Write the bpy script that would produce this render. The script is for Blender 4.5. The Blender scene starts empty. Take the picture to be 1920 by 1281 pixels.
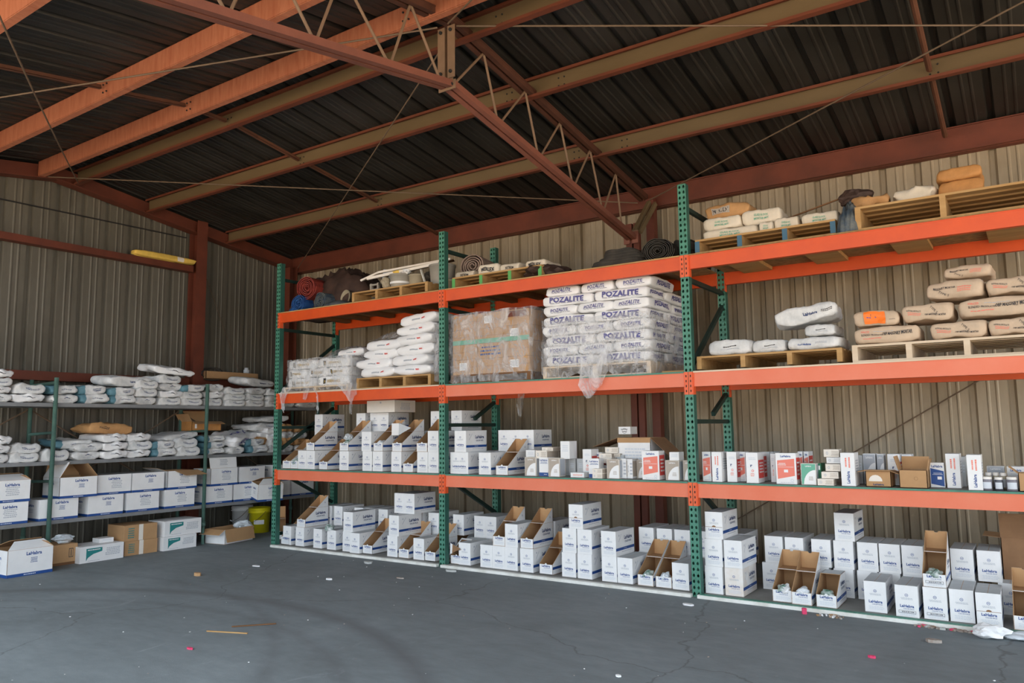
import bpy, bmesh, math, random
from mathutils import Vector, Matrix, noise
PI = math.pi
sc = bpy.context.scene
# ------------------------------------------------------------------ camera
cd = bpy.data.cameras.new('camera'); cam = bpy.data.objects.new('camera', cd)
sc.collection.objects.link(cam); sc.camera = cam
cd.sensor_width = 36.0; cd.lens = 36.0*1430.1/1920.0; cd.clip_start = .05; cd.clip_end = 300
yaw, pit, rol = .5972, .1117, -.0122
fw = Vector((-math.sin(yaw)*math.cos(pit), math.cos(yaw)*math.cos(pit), math.sin(pit)))
rt0 = Vector((math.cos(yaw), math.sin(yaw), 0)); up0 = rt0.cross(fw)
rt = math.cos(rol)*rt0 + math.sin(rol)*up0; up = -math.sin(rol)*rt0 + math.cos(rol)*up0
cam.matrix_world = Matrix(((rt.x, up.x, -fw.x, 0), (rt.y, up.y, -fw.y, 0), (rt.z, up.z, -fw.z, 1.5), (0, 0, 0, 1)))
# ------------------------------------------------------------------ daylight
w = bpy.data.worlds.new('sky'); sc.world = w; w.use_nodes = True
bgn = w.node_tree.nodes['Background']; bgn.inputs[0].default_value = (.82, .91, 1.0, 1); bgn.inputs[1].default_value = 1.75
sd = bpy.data.lights.new('sun', 'SUN'); sd.energy = 13.0; sd.angle = .009; sd.color = (1.0, .86, .68)
so = bpy.data.objects.new('sun', sd); sc.collection.objects.link(so)
so.rotation_euler = Vector((-.42, -.60, -.75)).to_track_quat('-Z', 'Y').to_euler()
sc.view_settings.view_transform = 'Standard'; sc.view_settings.look = 'None'
sc.view_settings.gamma = 1; sc.view_settings.exposure = .95; sc.view_settings.use_curve_mapping = False

# ------------------------------------------------------------------ materials
MATS = {}
def mat(name, col, rough=.7, metal=0., var=.12, scale=6., bump=0., col2=None, stretch=None, spec=.4, detail=6.):
    if name in MATS: return MATS[name]
    m = bpy.data.materials.new(name); m.use_nodes = True; nt = m.node_tree; N = nt.nodes; L = nt.links
    p = N['Principled BSDF']; p.inputs['Roughness'].default_value = rough; p.inputs['Metallic'].default_value = metal
    p.inputs['Specular IOR Level'].default_value = spec
    if var > 0 or col2:
        tc = N.new('ShaderNodeTexCoord'); mp = N.new('ShaderNodeMapping')
        if stretch: mp.inputs['Scale'].default_value = stretch
        nz = N.new('ShaderNodeTexNoise'); nz.inputs['Scale'].default_value = scale; nz.inputs['Detail'].default_value = detail
        nz.inputs['Roughness'].default_value = .62
        L.new(tc.outputs['Object'], mp.inputs[0]); L.new(mp.outputs[0], nz.inputs['Vector'])
        cr = N.new('ShaderNodeValToRGB'); e = cr.color_ramp.elements
        c2 = col2 or tuple(min(1, c*(1+var)) for c in col)
        c1 = tuple(c*(1-var) for c in col) if not col2 else col
        e[0].position = .33; e[1].position = .67; e[0].color = (*c1, 1); e[1].color = (*c2, 1)
        L.new(nz.outputs['Fac'], cr.inputs[0]); L.new(cr.outputs[0], p.inputs['Base Color'])
        if bump:
            b = N.new('ShaderNodeBump'); b.inputs['Strength'].default_value = bump; b.inputs['Distance'].default_value = .01
            L.new(nz.outputs['Fac'], b.inputs['Height']); L.new(b.outputs[0], p.inputs['Normal'])
    else: p.inputs['Base Color'].default_value = (*col, 1)
    MATS[name] = m; return m
mat('white_card', (.80, .80, .80), .6, var=.05, scale=5)
mat('white_card_dirty', (.70, .60, .50), .7, col2=(.82, .81, .80), scale=5)
mat('grey_card', (.50, .52, .53), .65, var=.08)
mat('cream_card', (.78, .72, .64), .65, var=.05)
mat('kraft', (.46, .27, .13), .85, var=.1, scale=4)
mat('kraft_in', (.42, .25, .125), .88, var=.08, scale=4)
mat('kraft_dark', (.26, .14, .07), .85, var=.12)
mat('blue_ink', (.012, .065, .26), .5, var=0)
mat('navy_ink', (.01, .035, .13), .5, var=0)
mat('grey_ink', (.42, .45, .50), .6, var=0)
mat('pale_ink', (.60, .64, .70), .6, var=0)
mat('black_ink', (.03, .03, .035), .6, var=0)
mat('red_ink', (.68, .07, .06), .5, var=.05)
mat('orange_ink', (.95, .20, .02), .5, var=0)
mat('salmon_ink', (.80, .22, .16), .6, var=0)
mat('white_ink', (.82, .82, .82), .6, var=0)
mat('teal_ink', (.02, .22, .22), .5, var=0)
mat('green_ink', (.02, .16, .08), .5, var=0)
mat('band_teal', (.10, .22, .27), .6, var=.1)
mat('mint_ink', (.15, .42, .30), .7, var=0)
mat('violet_ink', (.10, .10, .28), .6, var=0)
mat('taupe_ink', (.42, .36, .30), .6, var=0)
mat('gold_ink', (.45, .30, .08), .6, var=0)
mat('paper_white', (.80, .80, .80), .75, var=.06, scale=9, bump=.5)
mat('paper_grey', (.52, .53, .53), .75, col2=(.76, .76, .75), scale=9, bump=1.0)
mat('paper_tan', (.56, .43, .31), .8, var=.10, scale=8, bump=.5)
mat('paper_cream', (.70, .62, .50), .8, var=.10, scale=8, bump=.5)
mat('paper_kraft', (.50, .27, .11), .75, var=.14, scale=8, bump=.6)
mat('paper_orange', (.50, .235, .075), .7, var=.16, scale=8, bump=.7)
mat('poly_white', (.84, .84, .85), .35, var=.04, scale=6, bump=.4)
mat('orange_paint', (.70, .085, .008), .45, col2=(.60, .068, .008), scale=3, spec=.5)
mat('orange_dust_sheen', (.70, .150, .068), .5, col2=(.74, .195, .105), scale=2, spec=.5)  # dust and sky reflection on the beams, put into a paler, pinker orange
mat('orange_connector', (.74, .11, .03), .45, var=.1)
mat('green_paint', (.06, .215, .15), .5, var=.2, scale=10)
mat('brace_green', (.010, .030, .024), .5, var=.15)
mat('chord_dark', (.075, .027, .015), .65, var=.2)
mat('bridging_brown', (.11, .042, .022), .65, var=.2)
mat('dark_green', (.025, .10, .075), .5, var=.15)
mat('pipe_green', (.11, .21, .17), .55, col2=(.07, .14, .12), scale=8)
mat('red_oxide', (.155, .038, .020), .6, col2=(.10, .026, .014), scale=3, bump=.2)
mat('purlin_red', (.155, .040, .018), .6, col2=(.11, .03, .015), scale=4, stretch=(.6, 1, 1))
mat('purlin_orange', (.34, .105, .052), .65, col2=(.44, .165, .09), scale=9, stretch=(3, 1, .4))
mat('purlin_tan', (.145, .10, .05), .7, col2=(.112, .076, .036), scale=3, stretch=(.25, 1, 1))
mat('truss_paint', (.23, .08, .05), .6, col2=(.17, .06, .04), scale=4)
mat('truss_dust', (.19, .12, .075), .7, var=.12)
mat('rod_steel', (.14, .095, .062), .6, var=.15)
mat('shelf_grey', (.20, .205, .21), .7, var=.15, scale=4)
mat('wood_new', (.50, .31, .13), .75, col2=(.38, .21, .075), scale=5, stretch=(.3, 3, 3))
mat('wood_pale', (.70, .58, .44), .75, col2=(.60, .47, .33), scale=5, stretch=(.3, 3, 3))
mat('wood_dark', (.16, .075, .03), .8, var=.15)
mat('osb', (.36, .22, .09), .85, col2=(.20, .12, .05), scale=16, detail=3)
mat('deck_grey', (.24, .23, .21), .8, var=.15, scale=5)
mat('white_lip', (.82, .82, .78), .7, col2=(.62, .60, .54), scale=6)
mat('cap_blue', (.05, .13, .20), .6, var=0)
mat('cap_green', (.10, .36, .10), .6, var=0)
mat('dark_slot', (.02, .02, .02), .9, var=0)
mat('tarp_brown', (.085, .048, .036), .7, col2=(.035, .02, .016), scale=5, bump=.4)
mat('tarp_red', (.30, .045, .03), .6, col2=(.16, .022, .02), scale=14, bump=.8)
mat('tarp_blue', (.012, .05, .20), .5, col2=(.03, .12, .34), scale=14, bump=.8)
mat('tarp_mix', (.03, .06, .10), .6, col2=(.16, .17, .16), scale=14)
mat('tarp_black', (.055, .047, .038), .75, col2=(.025, .022, .018), scale=6, bump=.3)
mat('burlap', (.28, .20, .16), .85, var=.2)
mat('tub_tan', (.36, .31, .22), .6, var=.08)
mat('tub_grey', (.33, .31, .27), .6, var=.08)
mat('bucket_yellow', (.82, .72, .02), .35, var=0)
mat('bucket_white', (.72, .72, .72), .4, var=0)
mat('fiberglass', (.74, .50, .10), .85, var=.15)
mat('jar_glass', (.20, .19, .22), .25, var=.1)
mat('jar_dark', (.08, .08, .10), .25, var=.1)
mat('lid_white', (.75, .72, .68), .4, var=0)
mat('pink_scrap', (.70, .05, .14), .6, var=0)
mat('rubble', (.26, .19, .15), .9, col2=(.40, .36, .32), scale=30)
mat('cement_chip', (.45, .46, .44), .9, var=.1)
mat('foil_green', (.04, .15, .09), .4, col2=(.70, .73, .73), scale=14, bump=.5, detail=2)
mat('foil_white', (.74, .77, .80), .3, col2=(.5, .56, .6), scale=10, bump=.6)

def nodes(name):
    m = bpy.data.materials.new(name); m.use_nodes = True; MATS[name] = m
    nt = m.node_tree; return m, nt.nodes, nt.links, nt.nodes['Principled BSDF']
def ramp(N, stops):
    cr = N.new('ShaderNodeValToRGB'); e = cr.color_ramp.elements
    while len(e) < len(stops): e.new(.5)
    for k, (p, c) in enumerate(stops): e[k].position = p; e[k].color = (*c, 1)
    return cr
def noise_of(N, L, scale, stretch=(1, 1, 1), det=6, rough=.6, dist=0.):
    tc = N.new('ShaderNodeTexCoord'); mp = N.new('ShaderNodeMapping'); mp.inputs['Scale'].default_value = stretch
    nz = N.new('ShaderNodeTexNoise'); nz.inputs['Scale'].default_value = scale; nz.inputs['Detail'].default_value = det
    nz.inputs['Roughness'].default_value = rough; nz.inputs['Distortion'].default_value = dist
    L.new(tc.outputs['Object'], mp.inputs[0]); L.new(mp.outputs[0], nz.inputs['Vector']); return nz, mp, tc
def mixc(N, L, fac, a, b, kind='MIX'):
    mx = N.new('ShaderNodeMix'); mx.data_type = 'RGBA'; mx.blend_type = kind
    if isinstance(fac, float): mx.inputs[0].default_value = fac
    else: L.new(fac, mx.inputs[0])
    for s, v in ((6, a), (7, b)):
        if isinstance(v, tuple): mx.inputs[s].default_value = (*v, 1)
        else: L.new(v, mx.inputs[s])
    return mx.outputs[2]
# galvanised wall sheet with streaks, stains and pale rubbed marks
def wall_mat(name, base, alt, stain):
    m, N, L, p = nodes(name)
    n1, _, _ = noise_of(N, L, 2.4, (1, 1, .35), 6, .55); n2, _, _ = noise_of(N, L, 1.1, (1, 1, .45), 5)
    n3, _, _ = noise_of(N, L, 26.0, (1, 1, .25), 3); n4, _, _ = noise_of(N, L, 2.2, (1, 1, .6), 7, .75)
    c1 = ramp(N, [(.15, base), (.85, alt)]); L.new(n1.outputs[0], c1.inputs[0])
    f2 = ramp(N, [(.52, (0, 0, 0)), (.70, (1, 1, 1))]); L.new(n2.outputs[0], f2.inputs[0])
    c = mixc(N, L, f2.outputs[0], c1.outputs[0], stain)
    f3 = ramp(N, [(.66, (0, 0, 0)), (.74, (.5, .5, .5))]); L.new(n4.outputs[0], f3.inputs[0])
    c = mixc(N, L, f3.outputs[0], c, tuple(min(1, x*1.6) for x in alt))
    f4 = ramp(N, [(.25, (.88, .88, .88)), (.6, (1, 1, 1))]); L.new(n3.outputs[0], f4.inputs[0])
    c = mixc(N, L, 1.0, c, f4.outputs[0], 'MULTIPLY')
    L.new(c, p.inputs['Base Color']); p.inputs['Roughness'].default_value = .55; p.inputs['Metallic'].default_value = .25
    b = N.new('ShaderNodeBump'); b.inputs['Strength'].default_value = .25; b.inputs['Distance'].default_value = .02
    L.new(n2.outputs[0], b.inputs['Height']); L.new(b.outputs[0], p.inputs['Normal'])
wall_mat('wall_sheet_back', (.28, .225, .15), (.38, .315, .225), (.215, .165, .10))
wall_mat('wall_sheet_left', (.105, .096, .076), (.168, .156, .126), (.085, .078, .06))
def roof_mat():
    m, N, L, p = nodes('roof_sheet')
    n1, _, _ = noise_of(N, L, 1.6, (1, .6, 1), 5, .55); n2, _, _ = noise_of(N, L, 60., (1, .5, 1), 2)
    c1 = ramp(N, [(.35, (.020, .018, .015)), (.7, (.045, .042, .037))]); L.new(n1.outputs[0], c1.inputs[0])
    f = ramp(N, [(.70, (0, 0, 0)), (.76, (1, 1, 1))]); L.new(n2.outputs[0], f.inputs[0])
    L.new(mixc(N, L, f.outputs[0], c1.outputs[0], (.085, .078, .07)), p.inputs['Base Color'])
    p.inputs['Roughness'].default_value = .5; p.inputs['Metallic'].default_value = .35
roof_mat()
def floor_mat():
    m, N, L, p = nodes('concrete_floor')
    n1, _, _ = noise_of(N, L, .55, (1, 1, 1), 9, .62, .6); n2, _, _ = noise_of(N, L, 4.5, (1, 2.2, 1), 8, .7)
    n3, _, _ = noise_of(N, L, 110., (1, 1, 1), 2); n4, mp, tc = noise_of(N, L, 1.3, (1.8, 1, 1), 8, .74, 1.2)
    c1 = ramp(N, [(.3, (.158, .178, .184)), (.5, (.192, .218, .228)), (.72, (.24, .272, .286))]); L.new(n1.outputs[0], c1.inputs[0])
    f2 = ramp(N, [(.3, (.86, .86, .86)), (.7, (1.08, 1.08, 1.08))]); L.new(n2.outputs[0], f2.inputs[0])
    c = mixc(N, L, 1.0, c1.outputs[0], f2.outputs[0], 'MULTIPLY')
    f3 = ramp(N, [(.62, (0, 0, 0)), (.82, (.55, .55, .55))]); L.new(n4.outputs[0], f3.inputs[0])
    c = mixc(N, L, f3.outputs[0], c, (.42, .46, .49))
    f4 = ramp(N, [(.76, (0, 0, 0)), (.80, (.5, .5, .5))]); L.new(n3.outputs[0], f4.inputs[0])
    c = mixc(N, L, f4.outputs[0], c, (.36, .38, .39))
    # cracks
    vt = N.new('ShaderNodeTexVoronoi'); vt.feature = 'DISTANCE_TO_EDGE'; vt.inputs['Scale'].default_value = .33
    nd = N.new('ShaderNodeTexNoise'); nd.inputs['Scale'].default_value = 2.2; nd.inputs['Detail'].default_value = 6
    L.new(tc.outputs['Object'], nd.inputs['Vector'])
    ad = N.new('ShaderNodeMixRGB'); ad.blend_type = 'ADD'; ad.inputs[0].default_value = .45
    L.new(tc.outputs['Object'], ad.inputs[1]); L.new(nd.outputs['Color'], ad.inputs[2]); L.new(ad.outputs[0], vt.inputs['Vector'])
    fc = ramp(N, [(.0, (.6, .6, .6)), (.0022, (0, 0, 0))]); L.new(vt.outputs['Distance'], fc.inputs[0])
    c = mixc(N, L, fc.outputs[0], c, (.09, .09, .09))
    # tyre marks: broad dark arcs
    def arc(x, y, rad, wd, dark):
        nonlocal c
        s = N.new('ShaderNodeVectorMath'); s.operation = 'SUBTRACT'; s.inputs[1].default_value = (x, y, 0); L.new(tc.outputs['Object'], s.inputs[0])
        ln = N.new('ShaderNodeVectorMath'); ln.operation = 'LENGTH'; L.new(s.outputs[0], ln.inputs[0])
        a = N.new('ShaderNodeMath'); a.operation = 'SUBTRACT'; L.new(ln.outputs['Value'], a.inputs[0]); a.inputs[1].default_value = rad
        b = N.new('ShaderNodeMath'); b.operation = 'ABSOLUTE'; L.new(a.outputs[0], b.inputs[0])
        g = ramp(N, [(.0, (dark, dark, dark)), (wd, (0, 0, 0))]); L.new(b.outputs[0], g.inputs[0])
        c = mixc(N, L, g.outputs[0], c, (.11, .11, .115))
    arc(-5.6, .6, 3.9, .13, .55); arc(-5.6, .6, 3.45, .08, .3); arc(-7.2, .4, 4.2, .09, .28)
    L.new(c, p.inputs['Base Color']); p.inputs['Roughness'].default_value = .72; p.inputs['Specular IOR Level'].default_value = .3
    b = N.new('ShaderNodeBump'); b.inputs['Strength'].default_value = .25; b.inputs['Distance'].default_value = .004
    L.new(n3.outputs[0], b.inputs['Height']); L.new(b.outputs[0], p.inputs['Normal'])
floor_mat()
mat('yard_ground', (.52, .42, .31), .9, var=.1, scale=.5)
def film_mat():
    m, N, L, p = nodes('stretch_film')
    out = N['Material Output']; tr = N.new('ShaderNodeBsdfTransparent'); tr.inputs[0].default_value = (.94, .94, .94, 1)
    p.inputs['Base Color'].default_value = (.80, .80, .82, 1); p.inputs['Roughness'].default_value = .22; p.inputs['Specular IOR Level'].default_value = .7
    nz, _, _ = noise_of(N, L, 7., (1, 1, .5), 6, .7, 1.5); f = ramp(N, [(.35, (.05, .05, .05)), (.72, (.60, .60, .60))]); L.new(nz.outputs[0], f.inputs[0])
    mx = N.new('ShaderNodeMixShader'); L.new(f.outputs[0], mx.inputs[0]); L.new(tr.outputs[0], mx.inputs[1]); L.new(p.outputs[0], mx.inputs[2])
    b = N.new('ShaderNodeBump'); b.inputs['Strength'].default_value = .8; b.inputs['Distance'].default_value = .02
    L.new(nz.outputs[0], b.inputs['Height']); L.new(b.outputs[0], p.inputs['Normal']); L.new(mx.outputs[0], out.inputs['Surface'])
film_mat()

# ------------------------------------------------------------------ mesh helpers
col = sc.collection
class G:
    """collects faces of several materials and builds ONE mesh"""
    def __init__(s): s.v = []; s.f = []; s.m = []; s.names = []
    def mi(s, n):
        if n not in s.names: s.names.append(n)
        return s.names.index(n)
    def poly(s, pts, m):
        b = len(s.v); s.v += [tuple(p) for p in pts]; s.f.append(tuple(range(b, b+len(pts)))); s.m.append(s.mi(m)); return s
    def box(s, c, d, m, rot=None):
        x, y, z = d[0]/2, d[1]/2, d[2]/2; b = len(s.v)
        for i in (-1, 1):
            for j in (-1, 1):
                for k in (-1, 1):
                    p = Vector((i*x, j*y, k*z))
                    if rot: p = rot @ p
                    s.v.append((c[0]+p.x, c[1]+p.y, c[2]+p.z))
        for q in ((0, 1, 3, 2), (4, 6, 7, 5), (0, 4, 5, 1), (2, 3, 7, 6), (0, 2, 6, 4), (1, 5, 7, 3)):
            s.f.append(tuple(b+i for i in q)); s.m.append(s.mi(m))
        return s
    def bar(s, a, b, wu, wv, m, upv=(0, 0, 1)):
        a, b = Vector(a), Vector(b); d = b-a; l = d.length; x = d.normalized(); u = Vector(upv); y = u.cross(x)
        if y.length < 1e-4: y = Vector((0, 1, 0)).cross(x)
        y.normalize(); z = x.cross(y); R = Matrix((x, y, z)).transposed()
        return s.box((a+b)/2, (l, wu, wv), m, R)
    def prism(s, pts, axis, m, m_end=None):
        """closed polygon pts (3D) extruded along the vector axis"""
        b = len(s.v); n = len(pts); ax = Vector(axis)
        s.v += [tuple(p) for p in pts]; s.v += [tuple(Vector(p)+ax) for p in pts]
        for i in range(n):
            j = (i+1) % n; s.f.append((b+i, b+j, b+n+j, b+n+i)); s.m.append(s.mi(m))
        s.f.append(tuple(b+n-1-i for i in range(n))); s.m.append(s.mi(m_end or m)); s.f.append(tuple(b+n+i for i in range(n))); s.m.append(s.mi(m_end or m))
        return s
    def tube(s, pts, r, m, n=8, caps=True):
        pts = [Vector(p) for p in pts]; b = len(s.v); k = len(pts)
        rr = r if isinstance(r, (list, tuple)) else [r]*k
        for i, p in enumerate(pts):
            d = (pts[min(i+1, k-1)]-pts[max(i-1, 0)]).normalized(); u = Vector((0, 0, 1)) if abs(d.z) < .9 else Vector((1, 0, 0))
            x = d.cross(u).normalized(); y = d.cross(x)
            for q in range(n):
                a = 2*PI*q/n; s.v.append(tuple(p+rr[i]*(math.cos(a)*x+math.sin(a)*y)))
        for i in range(k-1):
            for q in range(n):
                s.f.append((b+i*n+q, b+i*n+(q+1) % n, b+(i+1)*n+(q+1) % n, b+(i+1)*n+q)); s.m.append(s.mi(m))
        if caps:
            s.f.append(tuple(b+q for q in range(n))); s.m.append(s.mi(m)); s.f.append(tuple(b+(k-1)*n+n-1-q for q in range(n))); s.m.append(s.mi(m))
        return s
    def lathe(s, prof, m, n=24, c=(0, 0, 0), ms=None):
        b = len(s.v); k = len(prof)
        for r, z in prof:
            for q in range(n):
                a = 2*PI*q/n; s.v.append((c[0]+r*math.cos(a), c[1]+r*math.sin(a), c[2]+z))
        for i in range(k-1):
            for q in range(n):
                s.f.append((b+i*n+q, b+i*n+(q+1) % n, b+(i+1)*n+(q+1) % n, b+(i+1)*n+q)); s.m.append(s.mi(ms[i] if ms else m))
        return s
    def text(s, t, o, u, v, h, m, wmax=None, bold=0., mapf=None, align='C'):
        """lettering: o = anchor (centre), u/v = right and up directions, h = cap height"""
        vs, fs, x0, x1 = text_geo(t, bold)
        k = h/.73; kx = k
        if wmax and (x1-x0)*k > wmax: kx = wmax/(x1-x0)
        cx = (x0+x1)/2 if align == 'C' else x0
        b = len(s.v); o = Vector(o); u = Vector(u); v = Vector(v)
        for p in vs:
            q = o+u*((p[0]-cx)*kx)+v*((p[1]-.36)*k)
            if mapf: q = mapf(q)
            s.v.append(tuple(q))
        for f in fs: s.f.append(tuple(b+i for i in f)); s.m.append(s.mi(m))
        return s
    def rect(s, o, u, v, w, h, m, mapf=None):
        o = Vector(o); u = Vector(u); v = Vector(v)
        n, k = (8, 5) if mapf and h > .03 else (2, 1) if mapf else (1, 1)
        for i in range(n):
            for j in range(k):
                a0, a1, b0, b1 = -w/2+w*i/n, -w/2+w*(i+1)/n, -h/2+h*j/k, -h/2+h*(j+1)/k
                ps = [o+u*a0+v*b0, o+u*a1+v*b0, o+u*a1+v*b1, o+u*a0+v*b1]
                if mapf: ps = [mapf(p) for p in ps]
                s.poly(ps, m)
        return s
    def ring(s, o, u, v, r0, r1, m, n=20):
        o = Vector(o); u = Vector(u); v = Vector(v)
        for q in range(n):
            a, b = 2*PI*q/n, 2*PI*(q+1)/n
            P = lambda r, t: o+u*r*math.cos(t)+v*r*math.sin(t)
            s.poly([P(r0, a), P(r1, a), P(r1, b), P(r0, b)], m)
        return s
    def lines(s, o, u, v, w, h, n, m, seed=0, mapf=None):
        """n rows of tiny illegible print"""
        rn = random.Random(seed); o = Vector(o); u = Vector(u); v = Vector(v)
        for i in range(n):
            y = h*(.5-(i+.5)/n); x = -w*rn.uniform(.36, .5)
            while x < w*.42:
                l = w*rn.uniform(.06, .16); s.rect(o+u*(x+l/2)+v*y, u, v, l, h/n*.45, m, mapf); x += l+w*.025
        return s
    def mesh(s, name):
        me = bpy.data.meshes.new(name); me.from_pydata(s.v, [], s.f); me.update()
        for n in s.names: me.materials.append(MATS[n])
        me.polygons.foreach_set('material_index', s.m); me.update(); return me
    def build(s, name, parent=None, smooth=False, loc=None):
        me = s.mesh(name); o = bpy.data.objects.new(name, me); col.objects.link(o)
        if smooth: me.polygons.foreach_set('use_smooth', [True]*len(me.polygons))
        if parent: o.parent = parent
        if loc: o.location = loc
        return o
TC = {}
def text_geo(t, bold):
    k = (t, bold)
    if k in TC: return TC[k]
    cu = bpy.data.curves.new('t', 'FONT'); cu.body = t; cu.size = 1; cu.offset = bold; cu.resolution_u = 2
    cu.space_character = 1.0+bold*1.5
    ob = bpy.data.objects.new('t', cu); me = bpy.data.meshes.new_from_object(ob)
    vs = [(v.co.x, v.co.y) for v in me.vertices]; fs = [tuple(p.vertices) for p in me.polygons]
    bpy.data.objects.remove(ob); bpy.data.curves.remove(cu); bpy.data.meshes.remove(me)
    xs = [p[0] for p in vs] or [0, 1]; TC[k] = (vs, fs, min(xs), max(xs)); return TC[k]
USED = {}
def tag(o, label, cat, group=None, kind=None):
    if label: o['label'] = label
    if cat: o['category'] = cat
    if group: o['group'] = group
    if kind: o['kind'] = kind
    return o
def struct(o, label=None, cat=None):
    o['kind'] = 'structure'
    if label: o['label'] = label
    if cat: o['category'] = cat
    return o
def empty(name, loc, label, cat, group=None, rz=0.):
    o = bpy.data.objects.new(name, None); col.objects.link(o); o.location = loc; o.rotation_euler = (0, 0, rz); o.empty_display_size = .05
    return tag(o, label, cat, group)
def weld(o):
    bm = bmesh.new(); bm.from_mesh(o.data); bmesh.ops.remove_doubles(bm, verts=bm.verts, dist=1e-4); bm.to_mesh(o.data); bm.free()
KIT = {}   # style -> (object name, [(part name, mesh)], category)
def place(style, loc, label, group=None, rz=0., scale=(1, 1, 1), rx=0., ry=0.):
    """one thing from the kit: its meshes are shared, its objects are its own"""
    nm, parts, cat = KIT[style]
    if len(parts) == 1:
        o = bpy.data.objects.new(nm, parts[0][1]); col.objects.link(o)
    else:
        o = bpy.data.objects.new(nm, None); col.objects.link(o); o.empty_display_size = .05
        for pn, me in parts:
            c = bpy.data.objects.new(pn, me); col.objects.link(c); c.parent = o
    o.location = loc; o.rotation_euler = (rx, ry, rz); o.scale = scale
    return tag(o, label, cat, group)
ORD = ['leftmost', 'second', 'third', 'fourth', 'fifth', 'sixth', 'seventh', 'eighth', 'ninth', 'tenth', 'eleventh', 'twelfth', 'thirteenth', 'fourteenth']
X3, Y3, Z3 = Vector((1, 0, 0)), Vector((0, 1, 0)), Vector((0, 0, 1))
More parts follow.
